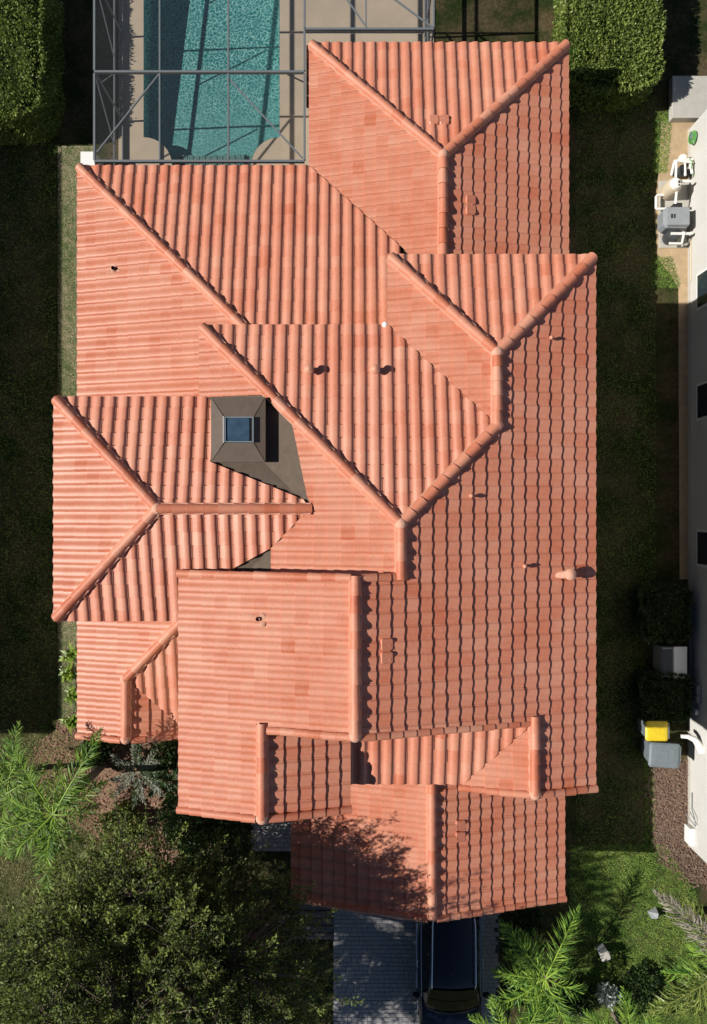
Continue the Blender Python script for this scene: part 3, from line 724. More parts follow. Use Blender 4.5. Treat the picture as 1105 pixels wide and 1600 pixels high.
# ------------------------------------------------------------------ skylight and roof fittings
def skylight():
    x0, x1 = -3.40, -2.13; y0, y1 = 1.215, 2.745; zb = 6.02; z1 = 6.74
    b = MB()
    b.box(x0, x1, y0, y1, zb, z1)
    sk = b.obj('skylight', M['curb'], house)
    ix0, ix1, iy0, iy1, z2 = -3.09, -2.38, 1.66, 2.27, 6.80
    o_ = [(x0 - .02, y0 - .02, z1 + .004), (x1 + .02, y0 - .02, z1 + .004), (x1 + .02, y1 + .02, z1 + .004), (x0 - .02, y1 + .02, z1 + .004)]
    i_ = [(ix0, iy0, z2), (ix1, iy0, z2), (ix1, iy1, z2), (ix0, iy1, z2)]
    for k in range(4):
        f = MB(); j = (k + 1) % 4
        # each mitred sheet is drawn back a few mm from its neighbours
        c = (Vector(o_[k]) + Vector(o_[j]) + Vector(i_[k]) + Vector(i_[j])) / 4
        q = [Vector(p) + (c - Vector(p)).normalized() * .012 for p in (o_[k], o_[j], i_[j], i_[k])]
        f.face(q); f.face([p - Vector((0, 0, .03)) for p in q[::-1]])
        for m_ in range(4): f.face([q[m_] - Vector((0, 0, .03)), q[(m_ + 1) % 4] - Vector((0, 0, .03)), q[(m_ + 1) % 4], q[m_]])
        f.obj('flashing_sheet', M['curb'], sk)
    f = MB(); f.face([(p[0], p[1], z1 + .001) for p in o_]); 
    f = MB(); t = .045
    f.box(ix0, ix0 + t, iy0, iy1, z1, z2 + .10); f.box(ix0 + t, ix1, iy0, iy0 + t * .6, z1, z2 + .09)
    f.box(ix0 + t, ix1, iy1 - t * .6, iy1, z1, z2 + .09); f.box(ix1 - t * .6, ix1, iy0 + t * .6, iy1 - t * .6, z1, z2 + .088)
    f.obj('glass_frame', M['grey_plastic'], sk)
    f = MB(); f.box(ix0 - .012, ix0 - .001, iy0 - .01, iy1 + .01, z1 + .03, z2 + .115); f.obj('bright_edge', M['white'], sk)
    f = MB(); f.box(ix0 + t + .002, ix1 - .10, iy0 + .03, iy1 - .03, z1 + .03, z2 + .07, .01); f.obj('pane', M['sky_glass'], sk)
    f = MB(); f.box(ix1 - .095, ix1 - .03, iy0 + .03, iy1 - .03, z1 + .03, z2 + .04); f.obj('gutter_slot', M['black_plastic'], sk)
skylight()

def zs(px, py, face, e, z0):
    z = z0 + .5
    for _ in range(30):
        q = at(px, py, z); bb = {'L': q.x - e, 'R': e - q.x, 'T': e - q.y, 'B': q.y - e}[face]; z = z0 + P * bb
    return at(px, py, z)
def vent(px, py, face, e, z0, r, h, name, m, cowl=False):
    p = zs(px, py, face, e, z0); f = MB()
    f.lathe((p.x, p.y, p.z), [(r * .62, 0), (r * .62, h * .7), (r, h * .72), (r, h * .86), (r * .55, h), (r * .1, h * 1.06)], 12)
    if cowl: f.tube([(p.x, p.y, p.z + h * .5), (p.x - .18, p.y - .02, p.z + h * .42), (p.x - .36, p.y - .03, p.z + .02)], [.11, .10, .07], 8)
    return f.obj(name, m, house, smooth=True)
vent(484, 580, 'T', 4.68, ZU, .125, .38, 'vent_pipe', M['cap']); vent(586, 580, 'T', 4.68, ZU, .125, .38, 'vent_pipe', M['cap'])
vent(886, 896, 'R', XR, ZU, .145, .42, 'vent_cowl', M['mortar'], True)
for px, py in ((859, 530), (735, 775), (818, 884)): vent(px, py, 'R', XR, ZU, .055, .24, 'drain_pipe', M['cap'])
for px, py, fc, e, z0 in ((179, 421, 'L', LX, ZL), (404, 966, 'L', BX, ZB)):
    p = zs(px, py, fc, e, z0); f = MB(); f.tube([(p.x, p.y, p.z), (p.x, p.y, p.z + .17)], .05, 10, cap=False)
    f.lathe((p.x, p.y, p.z + .02), [(.045, 0), (.045, .05)], 10); f.obj('drain_pipe', M['dark_grey'], house)
    f = MB()
    for k in range(5):
        a_ = rnd.uniform(0, 6.28); rr = rnd.uniform(.08, .16); f.lathe((p.x + rr * 1.5 * math.cos(a_), p.y + rr * math.sin(a_), p.z + .06 + P * rr * 1.5 * math.cos(a_)), [(.075, 0), (.06, .02), (.02, .028)], 7)
    f.obj('mortar_patch', M['pale_mortar'], house)
f = MB(); p = at(602, 507, 6.0)
f.lathe((p.x, p.y, 5.93), [(.09, 0), (.075, .07), (.03, .10)], 7); f.obj('mortar_patch', M['white'], house)
def vent_tile(px, py, face, e, z0):
    p = zs(px, py, face, e, z0)
    vx, vy = {'L': (1, 0), 'R': (-1, 0), 'T': (0, -1)}[face]; U = Vector((vy, -vx, 0)); Vv = Vector((vx / NRM, vy / NRM, P / NRM)); N = Vector((-vx * P, -vy * P, 1)) / NRM
    m = Matrix((U, Vv, N)).transposed().to_4x4(); m.translation = p
    f = MB(); f.box(-.14, .14, -.15, .15, .02, .108, .03, m); o = f.obj('vent_tile', M['tile'], house); o.color = (.45, 0, 0, 1)
for px, py in ((603, 1006), (603, 1027)): vent_tile(px, py, 'R', XR, ZU)
for px, py in ((734, 314), (734, 329)): vent_tile(px, py, 'R', 6.18, ZL)
for px, py in ((678, 190), (694, 190)): vent_tile(px, py, 'T', 13.48, ZL)
for px, py in ((718, 1288), (718, 1306)): vent_tile(px, py, 'R', GX1, ZL)

# ------------------------------------------------------------------ pool cage
cage = thing('pool_cage', 'grey metal framed screen enclosure over the swimming pool', 'pool enclosure', (0, 0, 0))
CZ = 2.96
cx = [(-404.5) * .018373, (250 - 552.5) * .018373, (357 - 552.5) * .018373, (476 - 552.5) * .018373]
cx2 = [(572 - 552.5) * .018373, (678 - 552.5) * .018373]
cyy_ = [10.06, (800 - 113) * .018373, 15.35, 18.2]
cr_ = (800 - 46) * .018373
def beam(name, a, c, w, h):
    a, c = Vector(a), Vector(c); d = (c - a); L = d.length; y = d.normalized()
    up = Vector((0, 0, 1)) if abs(y.z) < .9 else Vector((0, 1, 0))
    x = y.cross(up).normalized(); z = x.cross(y)
    m = Matrix((x, y, z)).transposed().to_4x4(); m.translation = a
    w *= .85; f = MB(); f.box(-w / 2, w / 2, 0, L, -h / 2, h / 2, .006, m); return f.obj(name, M['alu'], cage)
for i, y in enumerate(cyy_): beam('cross_beam', (cx[0], y, CZ), (cx[3] if i < 2 else cx2[1], y, CZ), .075, .12)
beam('cross_beam', (cx[3], cr_, CZ), (cx2[1], cr_, CZ), .075, .10)
for i, x in enumerate(cx):
    for k in range(3): beam('purlin', (x, cyy_[k] + .04, CZ + .0), (x, cyy_[k + 1] - .04, CZ), .07 if i in (0, 3) else .055, .10)
for x in cx2: 
    for a_, c_ in ((cr_, 15.35), (15.35, 18.2)): beam('purlin', (x, a_ + .04, CZ), (x, c_ - .04, CZ), .055, .08)
beam('brace', (cx[1] - .03, cyy_[1] - .06, CZ), (cx[0] + .06, 10.32, CZ), .05, .05)
beam('brace', (cx[2] + .03, cyy_[1] - .2, CZ), (cx[3] - .06, 10.16, CZ), .05, .05)
beam('brace', (cx2[0] + .02, cr_ + .06, CZ), (-.6, 15.3, CZ), .05, .05)
beam('brace', (cx2[0] + .04, 15.3, CZ), (cx2[1] - .04, cr_ + .06, CZ), .05, .05)
for y in cyy_: beam('post', (cx[0], y, .05), (cx[0], y, CZ - .06), .06, .06)
for y in (cr_, 15.35, 18.2): beam('post', (cx2[1], y, .0), (cx2[1], y, CZ - .06), .06, .06)
for k in range(3):
    beam('rail', (cx[0], cyy_[k] + .03, 1.05), (cx[0], cyy_[k + 1] - .03, 1.05), .05, .10)
    beam('rail', (cx[0], cyy_[k] + .03, .12), (cx[0], cyy_[k + 1] - .03, .12), .05, .14)
    beam('brace', (cx[0], cyy_[k + 1] - .1, CZ - .12), (cx[0], cyy_[k + 1] - 1.2, 1.1), .04, .04)
for a_, c_ in ((cr_, 15.35), (15.35, 18.2)):
    for z_ in (1.05, .12): beam('rail', (cx2[1], a_ + .03, z_), (cx2[1], c_ - .03, z_), .05, .1)
for x in (cx[0], cx[3]): beam('brace', (x + (.04 if x == cx[0] else -.04), cyy_[1] - .02, CZ - .5), (x + (.5 if x == cx[0] else -.5), cyy_[1] - .02, CZ - .07), .04, .04)
def panel(pts):
    f = MB(); f.face(pts); f.obj('screen_panel', M['screen'], cage)
for i in range(3):
    for k in range(3):
        panel([(cx[i] + .035, cyy_[k] + .04, CZ + .02), (cx[i + 1] - .035, cyy_[k] + .04, CZ + .02), (cx[i + 1] - .035, cyy_[k + 1] - .04, CZ + .02), (cx[i] + .035, cyy_[k + 1] - .04, CZ + .02)])
for xa, xb in ((cx[3], cx2[0]), (cx2[0], cx2[1])):
    for ya, yb in ((cr_, 15.35), (15.35, 18.2)):
        panel([(xa + .035, ya + .05, CZ + .02), (xb - .03, ya + .05, CZ + .02), (xb - .03, yb - .04, CZ + .02), (xa + .035, yb - .04, CZ + .02)])
for k in range(3):
    for za, zb_ in ((.19, 1.0), (1.10, CZ - .06)):
        panel([(cx[0], cyy_[k] + .03, za), (cx[0], cyy_[k + 1] - .03, za), (cx[0], cyy_[k + 1] - .03, zb_), (cx[0], cyy_[k] + .03, zb_)])
for ya, yb in ((cr_, 15.35), (15.35, 18.2)):
    panel([(cx2[1], ya + .03, .17), (cx2[1], yb - .03, .17), (cx2[1], yb - .03, CZ - .06), (cx2[1], ya + .03, CZ - .06)])

# ------------------------------------------------------------------ neighbouring houses
nb = thing('neighbour_house', 'cream stucco house wall with dark windows beside the pool pump', 'house', (0, 0, 0))
NX = at(1076, 0).x; NY0, NY1 = at(0, 1321).y, at(0, 203).y
b = MB(); b.box(NX, NX + 9, NY0, NY1, 0, 5.5); b.obj('wall', M['white_stucco'], nb)
b = MB(); b.box(NX - .03, NX - .0, NY0, NY1, 0, .16); b.obj('plinth', M['concrete'], nb)
b = MB()
e0, e1 = NX - .45, NX + 9.45
b.raw([(e0, NY0 - .45, 5.5), (e1, NY0 - .45, 5.5), (e1, NY1 + .45, 5.5), (e0, NY1 + .45, 5.5), ((e0 + e1) / 2, NY0 + 4.5, 7.0), ((e0 + e1) / 2, NY1 - 4.5, 7.0)],
      [(0, 1, 4), (1, 2, 5, 4), (2, 3, 5), (3, 0, 4, 5), (3, 2, 1, 0)]); b.obj('roof', M['cap'], nb)
for py in (455, 628, 856):
    y = (800 - py) * (H - .9) / F; w = 0.5
    f = MB(); f.box(NX - .05, NX + .02, y - w - .09, y + w + .09, .70, 2.1, .015); fo = f.obj('window', M['white'], nb)
    f = MB(); f.box(NX - .058, NX, y - w, y + w, .80, 2.0); f.obj('pane', M['glass'], fo)

nl = thing('neighbour_house', 'tile roofed house off the far side of the dark lawn strip', 'house', (0, 0, 0))
LXE, LY0, LY1 = -17.05, -7.5, 11.75
b = MB(); b.box(LXE - 9, LXE + .45, LY0 + .45, LY1 - .45, 0, 5.85); b.obj('wall', M['stucco'], nl)
b = MB(); nseg = 56 * 6
for k in range(nseg):
    y0 = LY0 + (LY1 - LY0) * k / nseg; y1 = LY0 + (LY1 - LY0) * (k + 1) / nseg
    h = lambda y: .13 * abs(math.sin(math.pi * (y - LY0) / .33))
    b.face([(LXE, y0, 5.95 + h(y0)), (LXE, y1, 5.95 + h(y1)), (LXE - 5, y1, 7.45 + h(y1)), (LXE - 5, y0, 7.45 + h(y0))])
    b.face([(LXE - 5, y0, 7.45 + h(y0)), (LXE - 5, y1, 7.45 + h(y1)), (LXE - 10, y1, 5.95 + h(y1)), (LXE - 10, y0, 5.95 + h(y0))])
    b.face([(LXE, y0, 5.85), (LXE, y1, 5.85), (LXE, y1, 5.95 + h(y1)), (LXE, y0, 5.95 + h(y0))])
for y in (LY0, LY1): b.face([(LXE, y, 5.85), (LXE - 5, y, 7.4), (LXE - 10, y, 5.85)])
b.face([(LXE, LY0, 5.85), (LXE - 10, LY0, 5.85), (LXE - 10, LY1, 5.85), (LXE, LY1, 5.85)])
b.obj('roof', M['tile'], nl)

# ------------------------------------------------------------------ ground patches, drive, walk
sheet('sandy_soil', [(x, y) for x, y in [(at(1033, 0).x, at(0, 190).y), (at(1090, 0).x, at(0, 185).y), (NX + .1, at(0, 200).y), (NX + .1, at(0, 905).y), (at(1062, 0).x, at(0, 905).y), (at(1060, 0).x, at(0, 450).y), (at(1048, 0).x, at(0, 430).y), (at(1028, 0).x, at(0, 405).y), (at(1022, 0).x, at(0, 330).y), (at(1030, 0).x, at(0, 260).y)]], 0.006, M['sand'])
sheet('mulch_bed', [(at(x, 0).x, at(0, y).y) for x, y in [(1018, 1195), (1082, 1190), (1105, 1320), (1125, 1390), (1070, 1375), (1030, 1340), (1018, 1290), (1014, 1240)]], 0.006, M['mulch'])
sheet('mulch_bed', [(at(x, 0).x, at(0, y).y) for x, y in [(60, 1170), (100, 1125), (150, 1100), (300, 1100), (330, 1240), (330, 1330), (230, 1360), (140, 1300), (70, 1260), (48, 1205)]], 0.006, M['red_mulch'])
def chips(parent_name, px, seed, n, m):
    r = np.random.default_rng(seed); pl = ccw([(at(x, 0).x, at(0, y).y) for x, y in px]); xs_, ys_ = [p[0] for p in pl], [p[1] for p in pl]
    X = r.uniform(min(xs_) - .15, max(xs_) + .15, n); Y = r.uniform(min(ys_) - .15, max(ys_) + .15, n); ok = np.ones(n, bool)
    cx_, cy_ = sum(xs_) / len(xs_), sum(ys_) / len(ys_)
    ok = np.array([any(inside(ccw([(cx_, cy_), pl[i], pl[(i + 1) % len(pl)]]), x, y, .1) for i in range(len(pl))) for x, y in zip(X, Y)])
    X, Y = X[ok], Y[ok]; n = len(X)
    Pp = np.stack([X, Y, r.uniform(.01, .05, n)], 1); a_ = r.uniform(0, 6.28, n)
    D = np.stack([np.cos(a_), np.sin(a_), r.normal(0, .25, n)], 1)
    V = leaves_np(Pp, D, np.full(n, .10), .38, up=np.tile(np.array([0, 0, 1.0]), (n, 1)), jit=.1)
    tag(np_mesh(parent_name, V, 4, r.beta(1.6, 1.6, n), M[m]), kind='stuff')
M['chip'] = leaf_material('wood_chip', (0.10, 0.06, 0.045), (0.36, 0.24, 0.17), 0.9)
M['red_chip'] = leaf_material('red_wood_chip', (0.16, 0.085, 0.06), (0.46, 0.26, 0.19), 0.9)
chips('mulch', [(1018, 1195), (1082, 1190), (1105, 1320), (1125, 1390), (1070, 1375), (1030, 1340), (1018, 1290), (1014, 1240)], 21, 5200, 'chip')
chips('mulch', [(60, 1170), (100, 1125), (150, 1100), (300, 1100), (330, 1240), (330, 1330), (230, 1360), (140, 1300), (70, 1260), (48, 1205)], 22, 8000, 'red_chip')
pad = MB(); q0, q1 = at(1052, 182), at(1108, 117); pad.box(q0.x - .15, q1.x + .4, q0.y - .2, q1.y - .2, 0, .32, .012); tag(pad.obj('concrete_block', M['concrete']), 'pale square concrete block by the corner of the cream wall', 'concrete block')
M['sunlit_dry_lawn'] = mat('sunlit_dry_lawn', (0.30, 0.25, 0.15), 0.95, noise=(4.5, (0.055, 0.095, 0.022), 0.78), bump=(25, 1.0))  # dry grass, paled further to paint sunlight on the strip
sheet('sunlit_dry_lawn_strip', [(at(97, 0).x, at(0, 228).y), (at(150, 0).x, at(0, 228).y), (at(150, 0).x, at(0, 1140).y), (at(97, 0).x, at(0, 1140).y)], 0.005, M['sunlit_dry_lawn'])  # outer edge follows the neighbour's shadow line
pad = MB(); q0, q1 = at(1029, 388), at(1076, 283); pad.box(q0.x, q1.x - .02, q0.y, q1.y, 0, .05, .01); tag(pad.obj('equipment_pad', M['concrete']), 'thin concrete slab under the pool pump and heater', 'concrete pad')
pad = MB(); pad.box(-8.54, -8.08, 10.3, 11.28, 0, .9, .015); tag(pad.obj('stucco_pier', M['white']), 'low white stucco pier at the pool corner of the house', 'pier')

drive = MB(); dx0, dx1, dy0, dy1 = at(521, 0).x, at(781, 0).x, -22.0, GF + .4
drive.face([(dx0, dy0, .01), (dx1, dy0, .01), (dx1, dy1, .01), (dx0, dy1, .01)]); dr = tag(drive.obj('driveway', M['joint_sand']), kind='structure')
def paver_mesh(w, h, m, nm='paver'):
    f = MB(); f.box(-w / 2, w / 2, -h / 2, h / 2, .011, .062, .008)
    me = bpy.data.meshes.new(nm); me.from_pydata(f.v, [], f.f); me.materials.append(m); return me
PW, PH = 0.195, 0.138
pm = {}
for w in (1.0, 0.68, 1.36):
    for k, mm in enumerate(('paver', 'paver_b', 'paver_c')): pm[(w, k)] = paver_mesh(PW * w - .007, PH - .007, M[mm])
restp = {0: MB(), 1: MB(), 2: MB()}
slots = []
y = dy0
row = 0
while y < dy1 - PH:
    x = dx0
    r = random.Random(row)
    while x < dx1 - .02:
        w = r.choice((1.0, 1.0, 0.68, 1.36)); ww = min(PW * w, dx1 - x)
        if abs(ww - PW * w) < 1e-6: slots.append((x + ww / 2, y + PH / 2, w, r.choice((0, 0, 0, 1, 2)), r))
        x += ww
    y += PH; row += 1
def pv(s):
    x, y_ = s[0], s[1]
    seen = (y_ > -16.5) and (y_ < -11.9) and not (1.9 < x < 4.1)
    return (0 if seen else 1, -y_)
slots.sort(key=pv)
for i, (x, y_, w, k, r) in enumerate(slots):
    z = rnd.uniform(-.003, .003)
    if i < 300:
        o = link('paver', pm[(w, k)], dr, (x, y_, z), rnd.uniform(-.008, .008))
    else:
        hw, hh = (PW * w - .007) / 2, (PH - .007) / 2
        restp[k].box(x - hw, x + hw, y_ - hh, y_ + hh, .011 + z, .062 + z, .008)
for k, mm in enumerate(('paver', 'paver_b', 'paver_c')): tag(restp[k].obj('pavers', M[mm], dr), kind='stuff')
walk = MB(); wx0, wx1 = at(392, 0).x, at(458, 0).x + .6
walk.face([(wx0, GF + .1, .008), (wx1, GF + .1, .008), (wx1, -6.9, .008), (wx0, -6.9, .008)]); wk = tag(walk.obj('walkway', M['joint_sand']), kind='structure')
y = GF + .1; row = 0
while y < -7.0:
    x = wx0 - (PW / 2 if row % 2 else 0)
    while x < wx1 - PW * .5:
        if x >= wx0 - .01: link('paver', pm[(1.0, rnd.choice((0, 0, 1, 2)))], wk, (x + PW / 2, y + PH / 2, -.002 + rnd.uniform(-.003, .003)), rnd.uniform(-.01, .01))
        x += PW
    y += PH; row += 1

# slatted bench beside the drive
bn = thing('slatted_bench', 'dark weathered slatted wooden bench between driveway and tree', 'bench', (at(480, 0, .45).x, at(0, 1440, .45).y, 0))
for k in range(5):
    f = MB(); f.box(-.84, .84, -.56 + k * .235, -.56 + k * .235 + .185, .42, .46, .008); f.obj('seat_slat', M['wood'], bn)
for x in (-.86, .86 - .06):
    f = MB(); f.box(x, x + .06, -.58, .62, .34, .415, .006); f.obj('side_rail', M['wood'], bn)
for x in (-.80, .72):
    for y in (-.5, .5): f = MB(); f.box(x, x + .07, y - .035, y + .035, 0, .34); f.obj('leg', M['wood'], bn)

# ------------------------------------------------------------------ things along the neighbour's wall
def pipe(name, pts, parent, r=.03, m='pvc', n=8): f = MB(); f.tube(pts, r, n); return f.obj(name, M[m], parent, smooth=True)
t = thing('pool_heater', 'grey box pool heater with white pipes on the concrete slab', 'pool heater', at(1044, 352, 0))
f = MB(); f.box(-.40, .42, -.31, .33, .06, .72, .09); f.obj('cabinet', M['heater_grey'], t)
f = MB(); f.box(-.36, .38, -.28, .30, .722, .80, .03); f.obj('lid', M['heater_grey'], t)
f = MB(); f.box(-.22, -.17, -.06, .07, .80, .815); f.box(-.13, -.09, -.06, .07, .80, .815); f.obj('vent_slot', M['black_plastic'], t)
f = MB(); f.box(-.05, .22, .335, .50, .25, .62, .02); f.obj('control_box', M['black_plastic'], t)
f = MB(); f.lathe((.0, -.45, .05), [(.22, 0), (.22, .35), (.16, .45), (.05, .48)], 14); f.obj('blower', M['dark_grey'], t, smooth=True)
pipe('pipe', [(-.12, .42, .3), (-.48, .42, .3), (-.50, .44, .3), (-.50, .80, .3), (-.45, .86, .3), (-.18, .86, .3)], t, .045)
pipe('pipe', [(-.12, -.46, .55), (.55, -.46, .55)], t, .045); pipe('pipe', [(.28, -.42, .6), (.28, -.72, .4), (-.12, -.72, .4)], t, .045)
t = thing('pool_filter', 'beige cylinder pool filter with round white lid beside the heater', 'pool filter', at(1040, 303, 0))
f = MB(); f.lathe((0, 0, .05), [(.24, 0), (.25, .05), (.25, .62), (.2, .74)], 20); f.obj('tank', M['beige'], t, smooth=True)
f = MB(); f.lathe((0, 0, .78), [(.17, 0), (.18, .04), (.15, .10), (.05, .12)], 18); f.obj('lid', M['pvc'], t, smooth=True)
f = MB(); f.box(.05, .09, -.02, .06, .90, .94); f.box(.05, .09, -.1, -.06, .9, .94); f.obj('gauge', M['black_plastic'], t)
pipe('pipe', [(.05, .2, .7), (.05, .75, .75)], t, .04); pipe('pipe', [(.08, -.2, .7), (.08, -.55, .6)], t, .04); pipe('pipe', [(.2, .1, .75), (.5, .1, .75)], t, .045)
t = thing('pool_pump', 'black pool pump with white pipe manifold and green hose by cream wall', 'pool pump', at(1060, 268, 0))
f = MB(); f.lathe((-.25, -.12, .22), [(.05, -.02), (.13, 0), (.14, .3), (.11, .34), (.10, .6), (.04, .62)], 12, 'X'); f.obj('motor', M['black_plastic'], t, smooth=True)
f = MB(); f.lathe((-.05, -.12, .1), [(.14, 0), (.14, .38), (.12, .42)], 14); f.obj('strainer_pot', M['dark_grey'], t, smooth=True)
pipe('pipe', [(-.32, -.22, .25), (-.32, .05, .45), (-.30, .14, .45), (.0, .18, .45), (.30, .2, .42)], t, .045)
pipe('pipe', [(-.18, .10, .55), (.22, .06, .55)], t, .04); pipe('pipe', [(.0, .12, .5), (.02, -.35, .5)], t, .04); pipe('pipe', [(.18, .02, .5), (.24, -.28, .5)], t, .045)
f = MB(); f.lathe((-.02, .26, .3), [(.12, 0), (.13, .12), (.08, .2)], 12); f.obj('valve_cap', M['pvc'], t, smooth=True)
pipe('hose', [(.12, .16, .58), (.2, .05, .6), (.18, -.12, .55), (.3, -.32, .45), (.36, -.36, .3)], t, .014, 'lime') if 'lime' in M else pipe('hose', [(.12, .16, .58), (.2, .05, .6), (.18, -.12, .55), (.3, -.32, .45), (.36, -.36, .3)], t, .014, 'green_hose')
t = thing('gas_pipe', 'thin cream conduit frame running along foot of cream wall', 'conduit', (0, 0, 0))
pipe('conduit', [at(1068, 330, .3), at(1066, 385, .3)], t, .02); pipe('conduit', [at(1080, 332, .25), at(1080, 440, .25)], t, .025, 'beige'); pipe('conduit', [at(1062, 322, .3), at(1082, 330, .3)], t, .02)
t = thing('hose_reel', 'coiled green garden hose on grey wall holder', 'garden hose', (0, 0, 0))
hp = at(1092, 215, .55); hp.x = NX - .10
for k in range(4):
    pts = [(hp.x - .03 * k + .03, hp.y + (.20 - .012 * k) * math.cos(2 * math.pi * j / 18), hp.z + (.20 - .01 * k) * math.sin(2 * math.pi * j / 18)) for j in range(19)]
    pipe('hose_coil', pts, t, .013, 'green_hose', 6)
f = MB(); f.box(hp.x - .10, NX, hp.y - .09, hp.y + .09, hp.z + .02, hp.z + .14, .01); f.obj('holder', M['grey_plastic'], t)

def wheelie(px, py, w, d, h, lidm, bodym, label, rz=0.0, name='wheelie_bin'):
    q = at(px, py, h); t = thing(name, label, 'bin', (q.x, q.y, 0), rz)
    b = MB()
    a_, c_ = .80, 1.0
    def ring(k, z, n=.05):
        x, y = w / 2 * k, d / 2 * k; return [(-x + n, -y, z), (x - n, -y, z), (x, -y + n, z), (x, y - n, z), (x - n, y, z), (-x + n, y, z), (-x, y - n, z), (-x, -y + n, z)]
    rs = [ring(.78, .06), ring(.93, h * .86), ring(1.0, h * .88), ring(1.0, h * .93)]
    vs = sum(rs, []); fs = [tuple(range(7, -1, -1)), tuple(range(24, 32))]
    for r in range(3):
        for i in range(8): j = (i + 1) % 8; fs.append((r * 8 + i, r * 8 + j, r * 8 + 8 + j, r * 8 + 8 + i))
    b.raw(vs, fs); b.obj('body', bodym, t)
    l = MB(); rs = [ring(1.03, h * .932), ring(1.03, h * .962), ring(.9, h * .99), ring(.6, h * 1.005)]
    l.raw(sum(rs, []), fs); lo = l.obj('lid', lidm, t)
    l = MB(); l.box(-w * .22, w * .12, -d * .22, d * .22, h * 1.0, h * 1.012, .004); l.obj('lid_panel', lidm, lo)
    l = MB(); l.tube([(w / 2 + .05, -d * .38, h * .93), (w / 2 + .05, d * .38, h * .93)], .018, 8); l.obj('handle', bodym, t)
    for y in (-d * .38, 0, d * .38):
        l = MB(); l.box(w / 2 - .01, w / 2 + .06, y - .015, y + .015, h * .91, h * .945); l.obj('hinge', bodym, t)
    for y in (-d * .40, d * .40):
        l = MB(); l.lathe((w * .33, y, .13), [(.12, -.03), (.13, -.01), (.13, .01), (.12, .03)], 14, 'Y'); l.obj('wheel', M['rubber'], t, smooth=True)
wheelie(1027, 1143, .68, .60, 1.02, M['yellow'], M['grey_plastic'], 'bin with bright yellow lid next to the grey bin')
wheelie(1039, 1181, .92, .74, 1.08, M['grey_plastic'], M['grey_plastic'], 'large slate grey wheelie bin with grey lid', -.06)
t = thing('air_conditioner', 'grey box air conditioner between two dark hedges by the wall', 'air conditioner', at(1040, 1028, 0))
f = MB(); f.box(-.42, .34, -.48, .48, 0, .78, .03); f.obj('cabinet', M['heater_grey'], t)
f = MB(); f.box(-.06, .36, -.50, .50, .783, .82, .01); f.obj('top_cover', M['white'], t)
for k in range(9):
    f = MB(); f.box(-.40 + k * .036, -.385 + k * .036, -.42, .42, .782, .80); f.obj('grille_bar', M['dark_grey'], t)
t = thing('meter_box', 'grey electric meter box with round dial on shaded wall', 'meter box', (0, 0, 0))
for py, h_ in ((1076, .30), (1090, .22)):
    q = at(1094, py, .75); f = MB(); f.box(NX - .14, NX, q.y - h_ / 2, q.y + h_ / 2, .55, .98, .012); f.obj('box', M['heater_grey'], t)
q = at(1094, 1112, .7); f = MB(); f.lathe((NX - .12, q.y, .72), [(.09, 0), (.09, .1), (.05, .12)], 14, 'X'); f.obj('dial', M['white'], t)
t = thing('downspout_elbow', 'pale curved downspout elbow sticking out above the yellow bin', 'downspout', (0, 0, 0))
p0 = at(1050, 1150, .9); f = MB()
f.tube([(NX, p0.y - .45, 1.05), (NX - .1, p0.y - .25, 1.02), (NX - .22, p0.y - .08, .98), (NX - .42, p0.y, .95), (NX - .62, p0.y + .0, .93)], [.14, .12, .10, .075, .06], 10); f.obj('elbow', M['pvc'], t, smooth=True)
t = thing('wall_bracket', 'thin metal bracket rail on cream wall above brown mulch', 'bracket', (0, 0, 0))
a1, a2 = at(1076, 1238, .3), at(1076, 1262, .3)
pipe('rail', [(NX - .05, a1.y, .35), (NX - .05, a2.y, .35), (NX - .12, a2.y - .18, .75), (NX - .10, a2.y - .42, .75), (NX - .2, a2.y - .22, .3)], t, .018, 'heater_grey', 6)
q = at(1081, 1305, .3); f = MB(); f.box(NX - .16, NX, q.y - .28, q.y + .28, .05, .5, .012); tag(f.obj('meter_cover', M['white']), 'small white box at the end of the cream wall', 'utility box')

# utility boxes on the lawn by the palms
t = thing('utility_pedestal', 'pale grey utility pedestal standing on sunlit lawn with square shadow', 'utility box', at(938, 1480, 0), .35)
f = MB(); f.box(-.14, .14, -.12, .12, 0, .5, .03); f.obj('body', M['heater_grey'], t)
f = MB(); f.box(-.16, .16, -.14, .14, .502, .59, .04); f.obj('cap', M['concrete'], t)
t = thing('utility_marker', 'small grey wedge shaped marker on lawn below the dry frond', 'marker', at(1021, 1426, 0), .5)
f = MB(); f.raw([(-.16, -.14, 0), (.16, -.14, 0), (.16, .14, 0), (-.16, .14, 0), (.0, -.05, .3), (.1, .07, .3)], [(0, 1, 2, 3), (0, 4, 1), (1, 4, 5, 2), (2, 5, 3), (3, 5, 4, 0)]); f.obj('body', M['heater_grey'], t)

